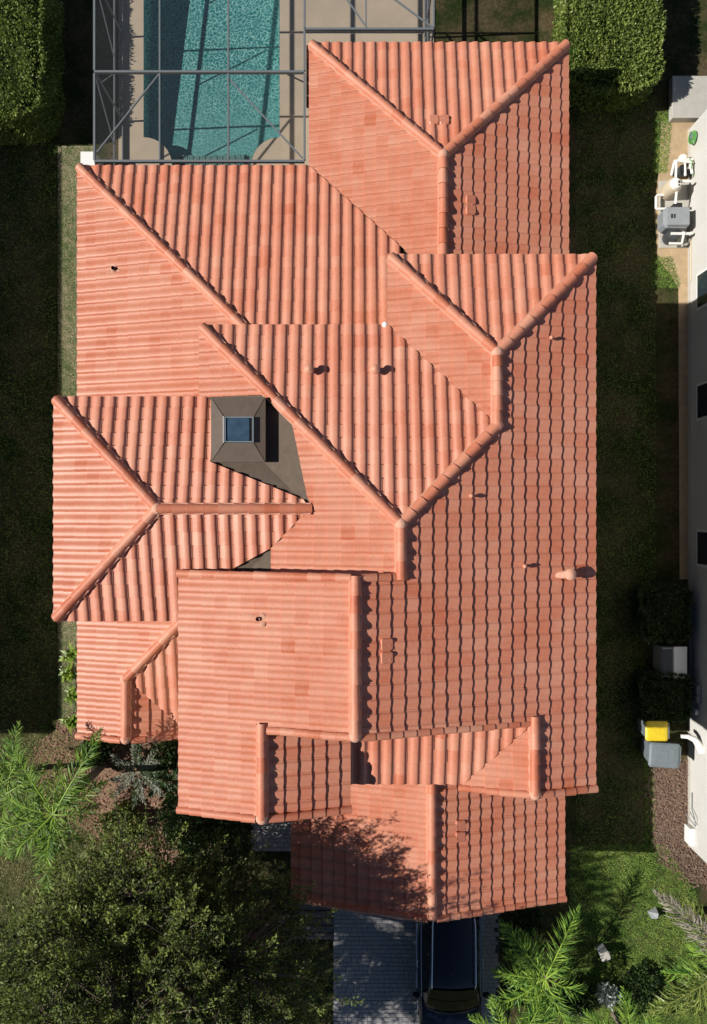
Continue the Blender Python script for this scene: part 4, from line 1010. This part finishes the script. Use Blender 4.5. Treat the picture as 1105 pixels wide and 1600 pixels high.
# ------------------------------------------------------------------ the car
def car():
    t = thing('parked_car', 'black sport utility car with silver roof rails on paver driveway', 'car', (3.02, -14.05, 0), math.pi)
    hw = 1.0
    st = [(-2.52, .74, 1.05), (-2.42, .90, 1.12), (-1.9, .985, 1.14), (-.6, 1.0, 1.14), (.6, 1.0, 1.13), (1.15, .995, 1.12), (1.6, .98, 1.10), (2.1, .95, 1.03), (2.4, .86, .93), (2.53, .70, .82)]
    vs = []; n = 11
    for y, w, zt in st:
        half = [(w - .14, .30), (w - .02, .40), (w, .70), (w - .015, .95), (w - .09, zt - .03)]
        sec = [(x, z) for x, z in half] + [(0.0, zt + .03)] + [(-x, z) for x, z in half[::-1]]
        vs += [(x, y, z) for x, z in sec]
    fs = []
    for i in range(len(st) - 1):
        for k in range(n - 1): fs.append((i * n + k + 1, i * n + k, (i + 1) * n + k, (i + 1) * n + k + 1))
    fs.append(tuple(range(n))); fs.append(tuple((len(st) - 1) * n + k for k in range(n - 1, -1, -1)))
    f = MB(); f.raw(vs, fs); body = f.obj('body', M['paint'], t, smooth=True, angle=35)
    # cabin
    gs = [(1.28, .80, 1.12), (.80, .765, 1.45), (.32, .70, 1.75), (-.1, .69, 1.80), (-1.0, .685, 1.81), (-1.95, .67, 1.78), (-2.2, .70, 1.6), (-2.42, .80, 1.16)]
    vs = []; n = 7
    for y, w, z in gs:
        wb = .90 if y < 1.2 else .86
        zb = min(1.12, z - .001)
        vs += [(wb, y, zb), (w + .02, y, z - .07), (w - .08, y, z), (0, y, z + .025), (-w + .08, y, z), (-w - .02, y, z - .07), (-wb, y, zb)]
    fs = []
    for i in range(len(gs) - 1):
        for k in range(n - 1): fs.append((i * n + k, i * n + k + 1, (i + 1) * n + k + 1, (i + 1) * n + k))
    f = MB(); f.raw(vs, fs); f.obj('cabin', M['paint'], t, smooth=True, angle=35)
    def quad(name, q, m, par=t, off=.008):
        q = [Vector(p) for p in q]; nn = (q[1] - q[0]).cross(q[2] - q[0]).normalized()
        if nn.z < 0: nn = -nn
        g = MB(); g.face([p + nn * off for p in q]); return g.obj(name, m, par)
    ws = MB()
    rows = [(1.25, .79, 1.15), (.80, .745, 1.465), (.37, .69, 1.735)]
    for i in range(2):
        (y0, w0, z0), (y1, w1, z1) = rows[i], rows[i + 1]
        for k in range(6):
            s0, s1 = -1 + k / 3, -1 + (k + 1) / 3; c = lambda s: .17 * (1 - s * s)
            ws.face([(s0 * w0, y0 + c(s0) * (1 - i * .4), z0 + .02), (s1 * w0, y0 + c(s1) * (1 - i * .4), z0 + .02), (s1 * w1, y1 + c(s1) * (.6 - i * .3), z1 + .03), (s0 * w1, y1 + c(s0) * (.6 - i * .3), z1 + .03)])
    ws.obj('windshield', M['car_glass'], t, smooth=True)
    f = MB(); f.tube([(-.78, 1.30, 1.13), (-.4, 1.43, 1.145), (0, 1.47, 1.15), (.4, 1.43, 1.145), (.78, 1.30, 1.13)], .035, 8); f.obj('cowl', M['black_plastic'], t)
    for s in (-1, 1):
        for ya, yb in ((.86, -.12), (-.22, -1.15), (-1.25, -2.1)):
            g = MB(); za = 1.36 if ya > .5 else 1.66
            pts = [Vector((s * .893, ya, 1.15)), Vector((s * .893, yb, 1.15)), Vector((s * .72, yb, 1.68 if yb > -2 else 1.62)), Vector((s * (.72 if ya < .5 else .80), ya - (.35 if ya > .5 else 0), 1.66 if ya < .5 else 1.62))]
            if ya > .5: pts[3] = Vector((s * .725, .28, 1.64))
            g.face([p + Vector((s * .012, 0, .006)) for p in pts]); g.obj('side_window', M['car_glass'], t)
        g = MB(); g.tube([(s * .915, .95, 1.145), (s * .925, -.5, 1.15), (s * .92, -2.05, 1.15)], .013, 6); g.obj('window_trim', M['chrome'], t)
        g = MB(); g.tube([(s * .655, .30, 1.80), (s * .665, .18, 1.86), (s * .655, -.6, 1.885), (s * .645, -1.6, 1.87), (s * .62, -1.8, 1.81)], .022, 8); g.obj('roof_rail', M['chrome'], t, smooth=True)
        for y in (.18, -.95):
            g = MB(); g.tube([(s * 1.0, y, .93), (s * 1.035, y - .05, .94), (s * 1.035, y - .17, .94), (s * 1.0, y - .22, .93)], .016, 6); g.obj('door_handle', M['chrome'], t, smooth=True)
        g = MB(); g.box(s * 1.0 - .02 if s > 0 else s * 1.0 - .19, s * 1.0 + .19 if s > 0 else s * 1.0 + .02, .82, .95, 1.10, 1.27, .04); mi = g.obj('mirror', M['paint'], t)
        for y in (1.6, -1.55):
            g = MB(); g.lathe((s * .86, y, .39), [(.33, -.12), (.39, -.09), (.39, .09), (.33, .12)], 22, 'X'); wh = g.obj('wheel', M['rubber'], t, smooth=True)
            g = MB(); g.lathe((s * .86 + s * .125, y, .39), [(.27, -.01), (.25, .012), (.06, .0)], 18, 'X'); g.obj('rim', M['chrome'], wh, smooth=True)
        g = MB(); g.box(min(s * .5, s * .84), max(s * .5, s * .84), 2.36, 2.50, .80, .93, .03); g.obj('headlight', M['lamp'], t)
        g = MB(); g.box(min(s * .96, s * 1.035), max(s * .96, s * 1.035), -1.1, 1.1, .40, .46, .015); g.obj('running_board', M['chrome'], t)
    f = MB(); f.raw([(-.70, -2.24, 1.56), (.70, -2.24, 1.56), (.78, -2.43, 1.2), (-.78, -2.43, 1.2)], [(0, 1, 2, 3)]); f.obj('rear_window', M['car_glass'], t)
    f = MB(); f.box(-.42, .42, 2.50, 2.545, .52, .78, .01); f.obj('grille', M['black_plastic'], t)
car()

# ------------------------------------------------------------------ hedges
def hedge(name, label, x0, x1, y0, y1, h, n, m='hedge_leaf', rc=.7, group=None, size=.085, mtd=None):
    t = thing(name, label, 'hedge', ((x0 + x1) / 2, (y0 + y1) / 2, 0), group=group); cx_, cy_ = (x0 + x1) / 2, (y0 + y1) / 2
    b = MB(); w, d = (x1 - x0) / 2 - .14, (y1 - y0) / 2 - .14
    ring = [(sx * (w - rc * .8) + rc * .8 * math.cos(a_), sy * (d - rc * .8) + rc * .8 * math.sin(a_)) for sx, sy, q in ((1, 1, 0), (-1, 1, 1), (-1, -1, 2), (1, -1, 3)) for a_ in [math.pi / 2 * (q + k / 4) for k in range(5)]]
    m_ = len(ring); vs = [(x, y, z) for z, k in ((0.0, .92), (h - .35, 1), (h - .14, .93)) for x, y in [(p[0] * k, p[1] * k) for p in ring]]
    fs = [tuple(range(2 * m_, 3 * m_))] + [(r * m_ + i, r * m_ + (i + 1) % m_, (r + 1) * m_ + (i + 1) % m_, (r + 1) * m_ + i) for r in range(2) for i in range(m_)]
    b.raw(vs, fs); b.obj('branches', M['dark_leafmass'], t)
    w, d = (x1 - x0) / 2, (y1 - y0) / 2
    top = nrg.random(n) < (w * d * 4) / (w * d * 4 + 4 * (w + d) * h)
    X = nrg.uniform(-w, w, n); Y = nrg.uniform(-d, d, n); Z = h + nrg.normal(0, .04, n) + .07 * np.sin(X * 2.1 + 1) * np.sin(Y * 1.7) + .05 * np.sin(X * 5.3 + Y * 3.1) + np.where(nrg.random(n) < .03, nrg.uniform(.03, .2, n), 0)
    side = ~top; per = nrg.uniform(0, 4 * (w + d), n); s1 = per < 4 * w
    X[side & s1] = per[side & s1] / 2 - w; Y[side & s1] = np.where(nrg.random((side & s1).sum()) < .5, -d, d)
    X[side & ~s1] = np.where(nrg.random((side & ~s1).sum()) < .5, -w, w); Y[side & ~s1] = (per[side & ~s1] - 4 * w) / 2 - d
    Z[side] = nrg.uniform(.05, h, side.sum())
    # round the plan corners and the top rim
    ax, ay = np.abs(X) - (w - rc), np.abs(Y) - (d - rc); c = (ax > 0) & (ay > 0); rr = np.hypot(ax, ay)
    k = np.where(c & (rr > rc), rc / np.maximum(rr, 1e-6), 1); X = np.where(c, np.sign(X) * (w - rc + ax * k), X); Y = np.where(c, np.sign(Y) * (d - rc + ay * k), Y)
    dist = np.minimum.reduce([w - np.abs(X), d - np.abs(Y), np.where(c, rc - np.minimum(rr, rc), 9)])
    Z = np.where(top, Z - .22 * np.clip(1 - dist / .3, 0, 1) ** 2, Z)
    lump = .09 * (np.sin(X * 5.1 + 2) + np.sin(Y * 4.3 + Z * 6)); X = X + nrg.normal(0, .035, n) + np.where(side, np.sign(X) * lump * .5, 0); Y = Y + nrg.normal(0, .035, n)
    D = np.stack([X / w * np.where(side, 1, .4), Y / d * np.where(side, 1, .4), np.where(top, 1.0, .45)], 1)
    Pp = np.stack([X, Y, Z - .03], 1)
    V = leaves_np(Pp, D, np.full(n, size), .55, jit=.75)
    np_mesh('foliage', V, 4, np.clip(nrg.beta(2, 2.6, n) + .16 * np.sin(X * 3.3) * np.sin(Y * 2.7 + 1), 0, 1), M[m], t)
    return t
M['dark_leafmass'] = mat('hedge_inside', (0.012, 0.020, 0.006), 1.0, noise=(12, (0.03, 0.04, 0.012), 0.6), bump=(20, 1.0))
q0, q1 = at(-60, 222, 1.68), at(84, -70, 1.68); q0.y = 11.95; q1.x -= .42
hedge('hedge', 'broad clipped green hedge beside the pool screen', q0.x, q1.x, q0.y, q1.y, 1.92, 46000, rc=.8, size=.095)
q0, q1 = at(888, 148, 1.4), at(1034, -70, 1.4); q0.y = 13.05
hedge('hedge', 'rounded clipped green hedge at back corner near concrete pad', q0.x, q1.x, q0.y, q1.y, 1.4, 50000, rc=.9, size=.095)
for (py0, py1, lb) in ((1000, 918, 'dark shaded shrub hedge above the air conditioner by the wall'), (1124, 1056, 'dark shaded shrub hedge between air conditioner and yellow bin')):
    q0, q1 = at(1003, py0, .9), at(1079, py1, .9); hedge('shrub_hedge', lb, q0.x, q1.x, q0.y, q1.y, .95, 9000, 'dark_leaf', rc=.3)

# ------------------------------------------------------------------ big tree
def leafy_tree(label, base, R, C, shoots_n, seed, tr=1.0, notch=.22):
    base = Vector(base); R = Vector(R); C = Vector(C); t = thing('broadleaf_tree', label, 'tree', base)
    r = random.Random(seed); TR = MB(); LIMB = MB()
    zt_ = (C.z - R.z) + .8; TR.tube([(0, 0, 0), (.05, .03, zt_ * .3), (.02, .1, zt_ * .65), (.1, .05, zt_)], [.27 * tr, .21 * tr, .19 * tr, .16 * tr], 12)
    shoots = []
    limbs = []
    for k in range(13):
        a_ = 2 * math.pi * k / 13 + r.uniform(-.2, .2); el = r.uniform(.25, 1.25)
        tip = C + Vector((R.x * .72 * math.cos(a_) * math.cos(el), R.y * .72 * math.sin(a_) * math.cos(el), R.z * .72 * math.sin(el) - .4))
        st = Vector((.08, .05, zt_ * r.uniform(.6, .98))); mid = (st + tip) / 2 + Vector((r.uniform(-.3, .3), r.uniform(-.3, .3), .25))
        limbs.append((st, mid, tip)); LIMB.tube([st, (st * .5 + mid * .5), mid, tip], [.10 * tr, .085 * tr, .06 * tr, .025 * tr], 7)
    Pall = []; Dall = []; Ls = []; T = []
    for k in range(shoots_n):
        # shoot start somewhere in the outer shell of the crown
        a_ = r.uniform(0, 2 * math.pi); u = r.uniform(-.55, 1); s_ = math.sqrt(1 - u * u); rad = r.uniform(.3, 1.0) ** .55
        bumpy = 1 + .13 * math.sin(3 * a_ + 1.3) * s_ + .10 * math.sin(5 * a_ + 4 * u) - notch * s_ * max(0, math.cos(a_ - 2.35)) ** 2
        p = C + Vector((R.x * s_ * math.cos(a_), R.y * s_ * math.sin(a_), R.z * u)) * rad * bumpy
        # leave holes between boughs
        if math.sin(p.x * 2.1 + 1.2) * math.sin(p.y * 1.9 + .4) + .45 * math.sin(p.z * 3.1) < -.85: continue
        l = min(limbs, key=lambda q: min((q[1] - p).length, (q[2] - p).length)); j = l[2] if (l[2] - p).length < (l[1] - p).length else l[1]
        out = (p - C).normalized(); d = (out * .9 + Vector((0, 0, .45)) + Vector((r.gauss(0, .4), r.gauss(0, .4), r.gauss(0, .25)))).normalized()
        ln = r.uniform(.4, 1.0) * (1.55 if rad > .85 and r.random() < .22 else 1)
        if k % 2 == 0: LIMB.tube([j, (j + p) / 2 + Vector((0, 0, .12)), p], [.03, .02, .012], 5, cap=False)
        LIMB.tube([p, p + d * ln], [.011, .004], 4, cap=False)
        m_ = int(40 * ln + 10); s = nrg.uniform(0, 1, m_) ** .8
        pts = np.array(p)[None] + np.array(d)[None] * (s * ln)[:, None] + nrg.normal(0, .07, (m_, 3)) * (1.25 - s * .7)[:, None]
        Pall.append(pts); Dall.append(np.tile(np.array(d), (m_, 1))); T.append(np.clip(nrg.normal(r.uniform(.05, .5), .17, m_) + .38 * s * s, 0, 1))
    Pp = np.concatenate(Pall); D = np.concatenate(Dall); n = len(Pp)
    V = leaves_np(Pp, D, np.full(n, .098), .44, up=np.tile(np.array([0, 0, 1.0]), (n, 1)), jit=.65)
    TR.obj('trunk', M['bark'], t, smooth=True); LIMB.obj('limbs', M['bark'], t, smooth=True)
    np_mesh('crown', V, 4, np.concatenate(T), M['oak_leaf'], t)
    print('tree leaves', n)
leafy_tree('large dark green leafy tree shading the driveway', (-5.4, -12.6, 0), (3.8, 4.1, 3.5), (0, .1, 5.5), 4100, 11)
leafy_tree('smaller leafy tree in the lower corner beside the big tree', (-9.6, -15.2, 0), (2.3, 2.6, 1.9), (.1, .1, 3.2), 1300, 23, .6, 0)

# ------------------------------------------------------------------ palms
def frond_mesh(L, droop, seed, lf=.42, nl=64, start=.12, curl=.25):
    """pinnate frond along +X, rising then drooping; returns rachis MB and leaflet arrays"""
    r = np.random.default_rng(seed); ns = 14
    pts = []; 
    for k in range(ns + 1):
        s = k / ns; pts.append((L * s * (1 - .12 * s * droop), curl * .35 * math.sin(s * 2.2) * (1 if seed % 2 else -1), L * (.30 * s - droop * .62 * s * s)))
    A = np.array(pts); V = []; T = []
    for side in (-1, 1):
        s = np.linspace(start, 1.0, nl) + r.normal(0, .004, nl); s = np.clip(s, 0, .999)
        i = np.minimum((s * ns).astype(int), ns - 1); fr = s * ns - i
        B = A[i] * (1 - fr)[:, None] + A[i + 1] * fr[:, None]; tg = A[i + 1] - A[i]; tg /= np.linalg.norm(tg, axis=1)[:, None]
        sd = np.cross(tg, np.array([0, 0, 1.0])) * -side; sd /= np.linalg.norm(sd, axis=1)[:, None]
        ang = np.radians(62 - 34 * s) + r.normal(0, .24, nl)
        ll = lf * (np.sin(np.clip(s * 1.02 + .06, 0, 1) * math.pi) ** .55 * .85 + .25) * r.uniform(.7, 1.18, nl)
        d0 = tg * np.cos(ang)[:, None] + sd * np.sin(ang)[:, None]
        d0[:, 2] += r.normal(.18, .28, nl); d0 /= np.linalg.norm(d0, axis=1)[:, None]
        d1 = d0.copy(); d1[:, 2] -= .75 + r.normal(0, .35, nl); d1 /= np.linalg.norm(d1, axis=1)[:, None]
        wv = np.cross(d0, np.array([0, 0, 1.0])); wv /= np.linalg.norm(wv, axis=1)[:, None]; wv += np.array([0, 0, .35]) * r.normal(0, 1, (nl, 1)); 
        w = .0145
        M0 = B + d0 * (ll * .55)[:, None]; E = M0 + d1 * (ll * .45)[:, None]
        V.append(np.stack([B - wv * w * .5, B + wv * w * .5, M0 + wv * w, M0 - wv * w], 1).reshape(-1, 3))
        V.append(np.stack([M0 - wv * w, M0 + wv * w, E + wv * w * .12, E - wv * w * .12], 1).reshape(-1, 3))
        tt = np.clip(r.normal(.42, .30, nl), 0, 1); T += [tt, tt]
    return A, np.concatenate(V), np.concatenate(T)
def palm(label, base, height, fronds, seed=0, trunk_r=.11, group=None, lf=.42, name='palm_tree', leafm='palm_leaf'):
    t = thing(name, label, 'palm', base, group=group)
    f = MB(); f.tube([(0, 0, 0), (.03, .02, height * .4), (0, .0, height * .85), (0, 0, height + .05)], [trunk_r * 1.25, trunk_r, trunk_r * .9, trunk_r * .75], 10); f.obj('trunk', M['palm_bark'], t, smooth=True)
    for k, fr in enumerate(fronds):
        az, L, dr_, mname = fr[0], fr[1], fr[2], (fr[3] if len(fr) > 3 else leafm)
        A, V, T = frond_mesh(L, dr_, seed * 50 + k, lf * min(1.15, L / 2.0 + .15), int(24 * L))
        b = MB(); b.tube([tuple(p) for p in A], [.028 - .024 * i / 14 for i in range(15)], 5)
        rv = np.array(b.v); n4 = len(V) // 4
        me = bpy.data.meshes.new('frond'); allv = V.tolist() + b.v; fs = [(4 * i, 4 * i + 1, 4 * i + 2, 4 * i + 3) for i in range(n4)] + [tuple(i + 4 * n4 for i in q) for q in b.f]
        me.from_pydata(allv, [], fs); me.materials.append(M[mname])
        a_ = me.attributes.new('tint', 'FLOAT', 'FACE'); a_.data.foreach_set('value', T.tolist() + [1.0] * len(b.f)); me.update()
        link('frond', me, t, (0, 0, height - .02 + .03 * (k % 3)), math.radians(az))
    return t
c = at(84, 1272, 4.3)
palm('green feather palm next to the reddish mulch at house corner', (c.x, c.y, 0), 4.3,
     [(122, 2.5, .35), (158, 1.9, .7), (62, 2.8, .45), (28, 1.7, .7), (-92, 2.5, .55), (-140, 2.0, .7), (200, 2.0, .6), (-60, 1.4, 1.1), (92, 1.5, .9), (250, 1.7, .9), (140, 1.4, 1.1), (45, 1.4, 1.0), (-115, 1.4, 1.1), (-80, 1.6, .9), (10, 1.3, 1.0)], 1, leafm='deep_palm_leaf')
c = at(30, 1250, 2.4)
palm('smaller feather palm overlapping lawn at the picture edge', (c.x - .35, c.y + .2, 0), 2.4, [(82, 2.2, .4), (110, 2.0, .6), (40, 1.5, .8), (160, 1.8, .7), (-40, 1.7, .8), (-100, 2.0, .6)], 2, .08, leafm='deep_palm_leaf')
c = at(852, 1528, 1.75)
palm('bright green feather palm right of the black car', (c.x, c.y, 0), 1.75,
     [(130, 2.35, .35), (66, 2.55, .3), (176, 1.7, .55), (207, 2.1, .6), (155, 1.5, .9), (25, 1.1, .9), (-20, 1.7, .9), (243, 2.0, .5), (-62, 2.0, .6), (98, 1.4, 1.0), (275, 1.8, .7), (190, 1.3, 1.1), (225, 1.5, 1.0), (-90, 1.4, 1.0), (50, 1.2, 1.1), (115, 1.6, .7)], 3, lf=.47)
c = at(800, 1600, 1.9)
palm('low feather palm at the driveway edge below the larger palm', (c.x, c.y - .6, 0), 1.9, [(150, 1.6, .5), (110, 1.6, .5), (60, 1.9, .5), (30, 1.9, .6), (190, 1.5, .6), (0, 1.7, .6)], 4, .07)
c = at(1150, 1505, 3.0)
palm('palm with one dry grey frond hanging over the sunlit lawn', (c.x, c.y, 0), 3.0,
     [(139, 3.4, .3, 'dry_leaf'), (128, 2.7, .35, 'yellow_palm_leaf'), (205, 3.1, .25, 'yellow_palm_leaf'), (188, 2.2, .6), (225, 2.4, .5, 'yellow_palm_leaf'), (160, 1.5, .8), (90, 2.0, .5), (270, 2.2, .6), (20, 2, .6), (-40, 2, .6)], 5, .12, lf=.48)
c = at(985, 1620, 1.6)
palm('low feather palm at lower edge beneath variegated shrub', (c.x, c.y - .3, 0), 1.6, [(100, 1.9, .45), (140, 1.9, .5), (60, 1.8, .5), (170, 1.8, .6), (20, 1.6, .6)], 6, .07)

# ------------------------------------------------------------------ shrubs and bed plants
def spiky(name, label, px, py, z, n, ln, m, cat='shrub', up=.6, group=None, w=.10):
    c = at(px, py, z * .5); t = thing(name, label, cat, (c.x, c.y, 0), group=group); V = []; T = []
    for k in range(n):
        a_ = rnd.uniform(0, 6.28); el = rnd.uniform(up * .5, 1.35); L = ln * rnd.uniform(.6, 1.1)
        d = np.array([math.cos(a_) * math.cos(el), math.sin(a_) * math.cos(el), math.sin(el)]); s = np.array([-math.sin(a_), math.cos(a_), 0]) * L * w
        p0 = np.array([rnd.gauss(0, .05), rnd.gauss(0, .05), .05]); p1 = p0 + d * L * .6; p2 = p1 + (d * np.array([1, 1, .2]) - np.array([0, 0, .3])) * L * .4
        V += [p0 - s * .4, p0 + s * .4, p1 + s, p1 - s, p1 - s, p1 + s, p2 + s * .08, p2 - s * .08]; tt = rnd.random(); T += [tt, tt]
    np_mesh('leaves', np.array(V), 4, np.array(T), M[m], t)
    b = MB(); b.tube([(0, 0, 0), (0, 0, .12)], [.05, .03], 7); b.obj('stem', M['bark'], t)
def bushy(name, label, px, py, h, r, n, m, cat='shrub', size=.1, group=None):
    c = at(px, py, h * .6); t = thing(name, label, cat, (c.x, c.y, 0), group=group)
    u = nrg.normal(0, 1, (n, 3)); u /= np.linalg.norm(u, axis=1)[:, None]; rad = nrg.uniform(.35, 1, n) ** .5
    bm = 1 + .22 * np.sin(u[:, 0] * 5 + px) * np.cos(u[:, 1] * 6 + py)
    Pp = u * (rad * bm)[:, None] * np.array([r, r, h * .5]) + np.array([0, 0, h * .5]); Pp[:, 2] = np.maximum(Pp[:, 2], .03)
    V = leaves_np(Pp, u * .8 + np.array([0, 0, .5]), np.full(n, size), .5, jit=.6)
    np_mesh('leaves', V, 4, nrg.beta(2, 2, n), M[m], t)
    b = MB()
    for k in range(6): a_ = k * 1.05; b.tube([(0, 0, 0), (r * .5 * math.cos(a_), r * .5 * math.sin(a_), h * .6)], [.018, .007], 5)
    b.obj('stems', M['bark'], t)
def cycad(label, px, py, z, n, L, m, seed, name='cycad'):
    c = at(px, py, z); t = thing(name, label, 'shrub', (c.x, c.y, 0))
    f = MB(); f.lathe((0, 0, 0), [(.12, 0), (.13, z * .5), (.07, z * .9)], 10); f.obj('trunk', M['palm_bark'], t)
    for k in range(n):
        A, V, T = frond_mesh(L * rnd.uniform(.8, 1.1), .5, seed + k, .20, 40, .15)
        b = MB(); b.tube([tuple(p) for p in A], [.014 - .011 * i / 14 for i in range(15)], 4); n4 = len(V) // 4
        me = bpy.data.meshes.new('frond'); me.from_pydata(V.tolist() + b.v, [], [(4 * i, 4 * i + 1, 4 * i + 2, 4 * i + 3) for i in range(n4)] + [tuple(i + 4 * n4 for i in q) for q in b.f])
        me.materials.append(M[m if k % 3 else 'dark_leaf']); a_ = me.attributes.new('tint', 'FLOAT', 'FACE'); a_.data.foreach_set('value', T.tolist() + [.9] * len(b.f)); me.update()
        link('frond', me, t, (0, 0, z * .85), 2 * math.pi * k / n + rnd.uniform(-.2, .2))
cycad('silvery grey feathery cycad below the small front roof', 215, 1208, .7, 13, 1.15, 'silver_leaf', 900)
cycad('green feathery cycad in shade beside the silvery one', 265, 1225, .5, 10, .9, 'dark_leaf', 940)
for i, (px, py, h, r, n, m, s, lb) in enumerate((
    (150, 1170, .7, .55, 1600, 'dark_leaf', .13, 'dark leafy shrub between the palm and the small front roof'),
    (262, 1180, .8, .5, 1400, 'dark_leaf', .12, 'dark leafy shrub against the block wall under the roof'),
    (190, 1290, .6, .7, 1800, 'oak_leaf', .12, 'low sprawling shrub under the edge of the big tree'),
    (290, 1300, .7, .7, 1800, 'dark_leaf', .12, 'shaded shrub below the front gable roof'),
    (350, 1295, .6, .5, 1200, 'dark_leaf', .12, 'shaded shrub next to the entry walk'),
    (900, 1560, .5, .6, 1300, 'dark_leaf', .13, 'dark groundcover shrub beneath the bright green palm'),
    (1000, 1540, .45, .6, 1400, 'dark_leaf', .12, 'dark groundcover shrub beyond the white variegated plant'),
    (825, 1440, .5, .5, 1000, 'dark_leaf', .12, 'shaded shrub under garage eave behind the palm'))):
    bushy('shrub', lb, px, py, h, r, n, m, size=s)
bushy('shrub', 'tall dark shrub between the big tree and the entry walk', 335, 1335, 2.7, 1.05, 9000, 'dark_leaf', size=.11)
bushy('shrub', 'tall dark shrub under the corner of the front gable', 290, 1275, 2.2, .8, 5000, 'dark_leaf', size=.11)
bushy('variegated_shrub', 'small white and green variegated shrub among the palms', 950, 1556, .55, .32, 420, 'white_leaf', size=.15)
for i, (px, py, lb) in enumerate(((110, 1025, 'topmost small lime green plant along the foundation'), (106, 1052, 'second lime green plant down the foundation strip'),
                                  (112, 1085, 'third lime green plant down the foundation strip'), (112, 1128, 'lowest lime green plant beside reddish mulch'))):
    spiky('foundation_plant', lb, px, py, .3, 46, .42, 'lime_leaf', 'plant', group='lime green plants along the foundation')

# ------------------------------------------------------------------ grass blades where the sun falls
def grass(name, polys, dens, m, ln, seed):
    r = np.random.default_rng(seed); V = []; T = []
    for pl in polys:
        pl = ccw([(at(x, 0).x, at(0, y).y) for x, y in pl]); xs_, ys_ = [p[0] for p in pl], [p[1] for p in pl]
        ar = (max(xs_) - min(xs_)) * (max(ys_) - min(ys_)); n = int(ar * dens)
        X = r.uniform(min(xs_), max(xs_), n); Y = r.uniform(min(ys_), max(ys_), n); ok = np.ones(n, bool)
        for i in range(len(pl)):
            ax, ay = pl[i]; bx, by = pl[(i + 1) % len(pl)]; ok &= ((bx - ax) * (Y - ay) - (by - ay) * (X - ax)) > -.05 * r.random(n)
        X, Y = X[ok], Y[ok]; n = len(X); a_ = r.uniform(0, 6.28, n); el = r.uniform(.2, 1.2, n); L = ln * r.uniform(.5, 1.2, n)
        D = np.stack([np.cos(a_) * np.cos(el), np.sin(a_) * np.cos(el), np.sin(el)], 1); S = np.stack([-np.sin(a_), np.cos(a_), np.zeros(n)], 1) * .009
        B = np.stack([X, Y, np.full(n, .004)], 1); E = B + D * L[:, None]
        V.append(np.stack([B - S, B + S, E], 1).reshape(-1, 3))
        T.append(np.clip(.45 + .25 * np.sin(X * 1.9 + 1) * np.sin(Y * 1.3) + .28 * np.sin(X * 9 + 3 * np.sin(Y * 5)) * np.sin(Y * 6.3) + r.normal(0, .25, n), 0, 1))
    o = np_mesh(name, np.concatenate(V), 3, np.concatenate(T), M[m]); return tag(o, kind='stuff')
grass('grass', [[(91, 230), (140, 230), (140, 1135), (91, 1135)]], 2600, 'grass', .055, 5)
grass('grass', [[(-30, 1140), (150, 1140), (150, 1330), (-30, 1330)], [(-30, 1330), (160, 1330), (120, 1600), (-30, 1600)]], 2000, 'mid_grass', .065, 9)
grass('grass', [[(1022, 175), (1050, 175), (1042, 270), (1020, 270)], [(1018, 400), (1050, 405), (1062, 450), (1018, 450)], [(1008, 1160), (1020, 1160), (1022, 1330), (1008, 1330)],
                [(890, 1320), (1040, 1320), (1090, 1400), (1090, 1520), (890, 1520)], [(880, 1520), (1105, 1520), (1105, 1610), (880, 1610)]], 2000, 'lush_grass', .07, 6)
grass('grass', [[(900, 150), (1025, 150), (1025, 1320), (900, 1320)], [(-10, 225), (88, 225), (88, 1140), (-10, 1140)], [(370, 1480), (520, 1480), (520, 1610), (370, 1610)]], 380, 'lush_grass', .07, 8)
print('objects', len(bpy.data.objects))
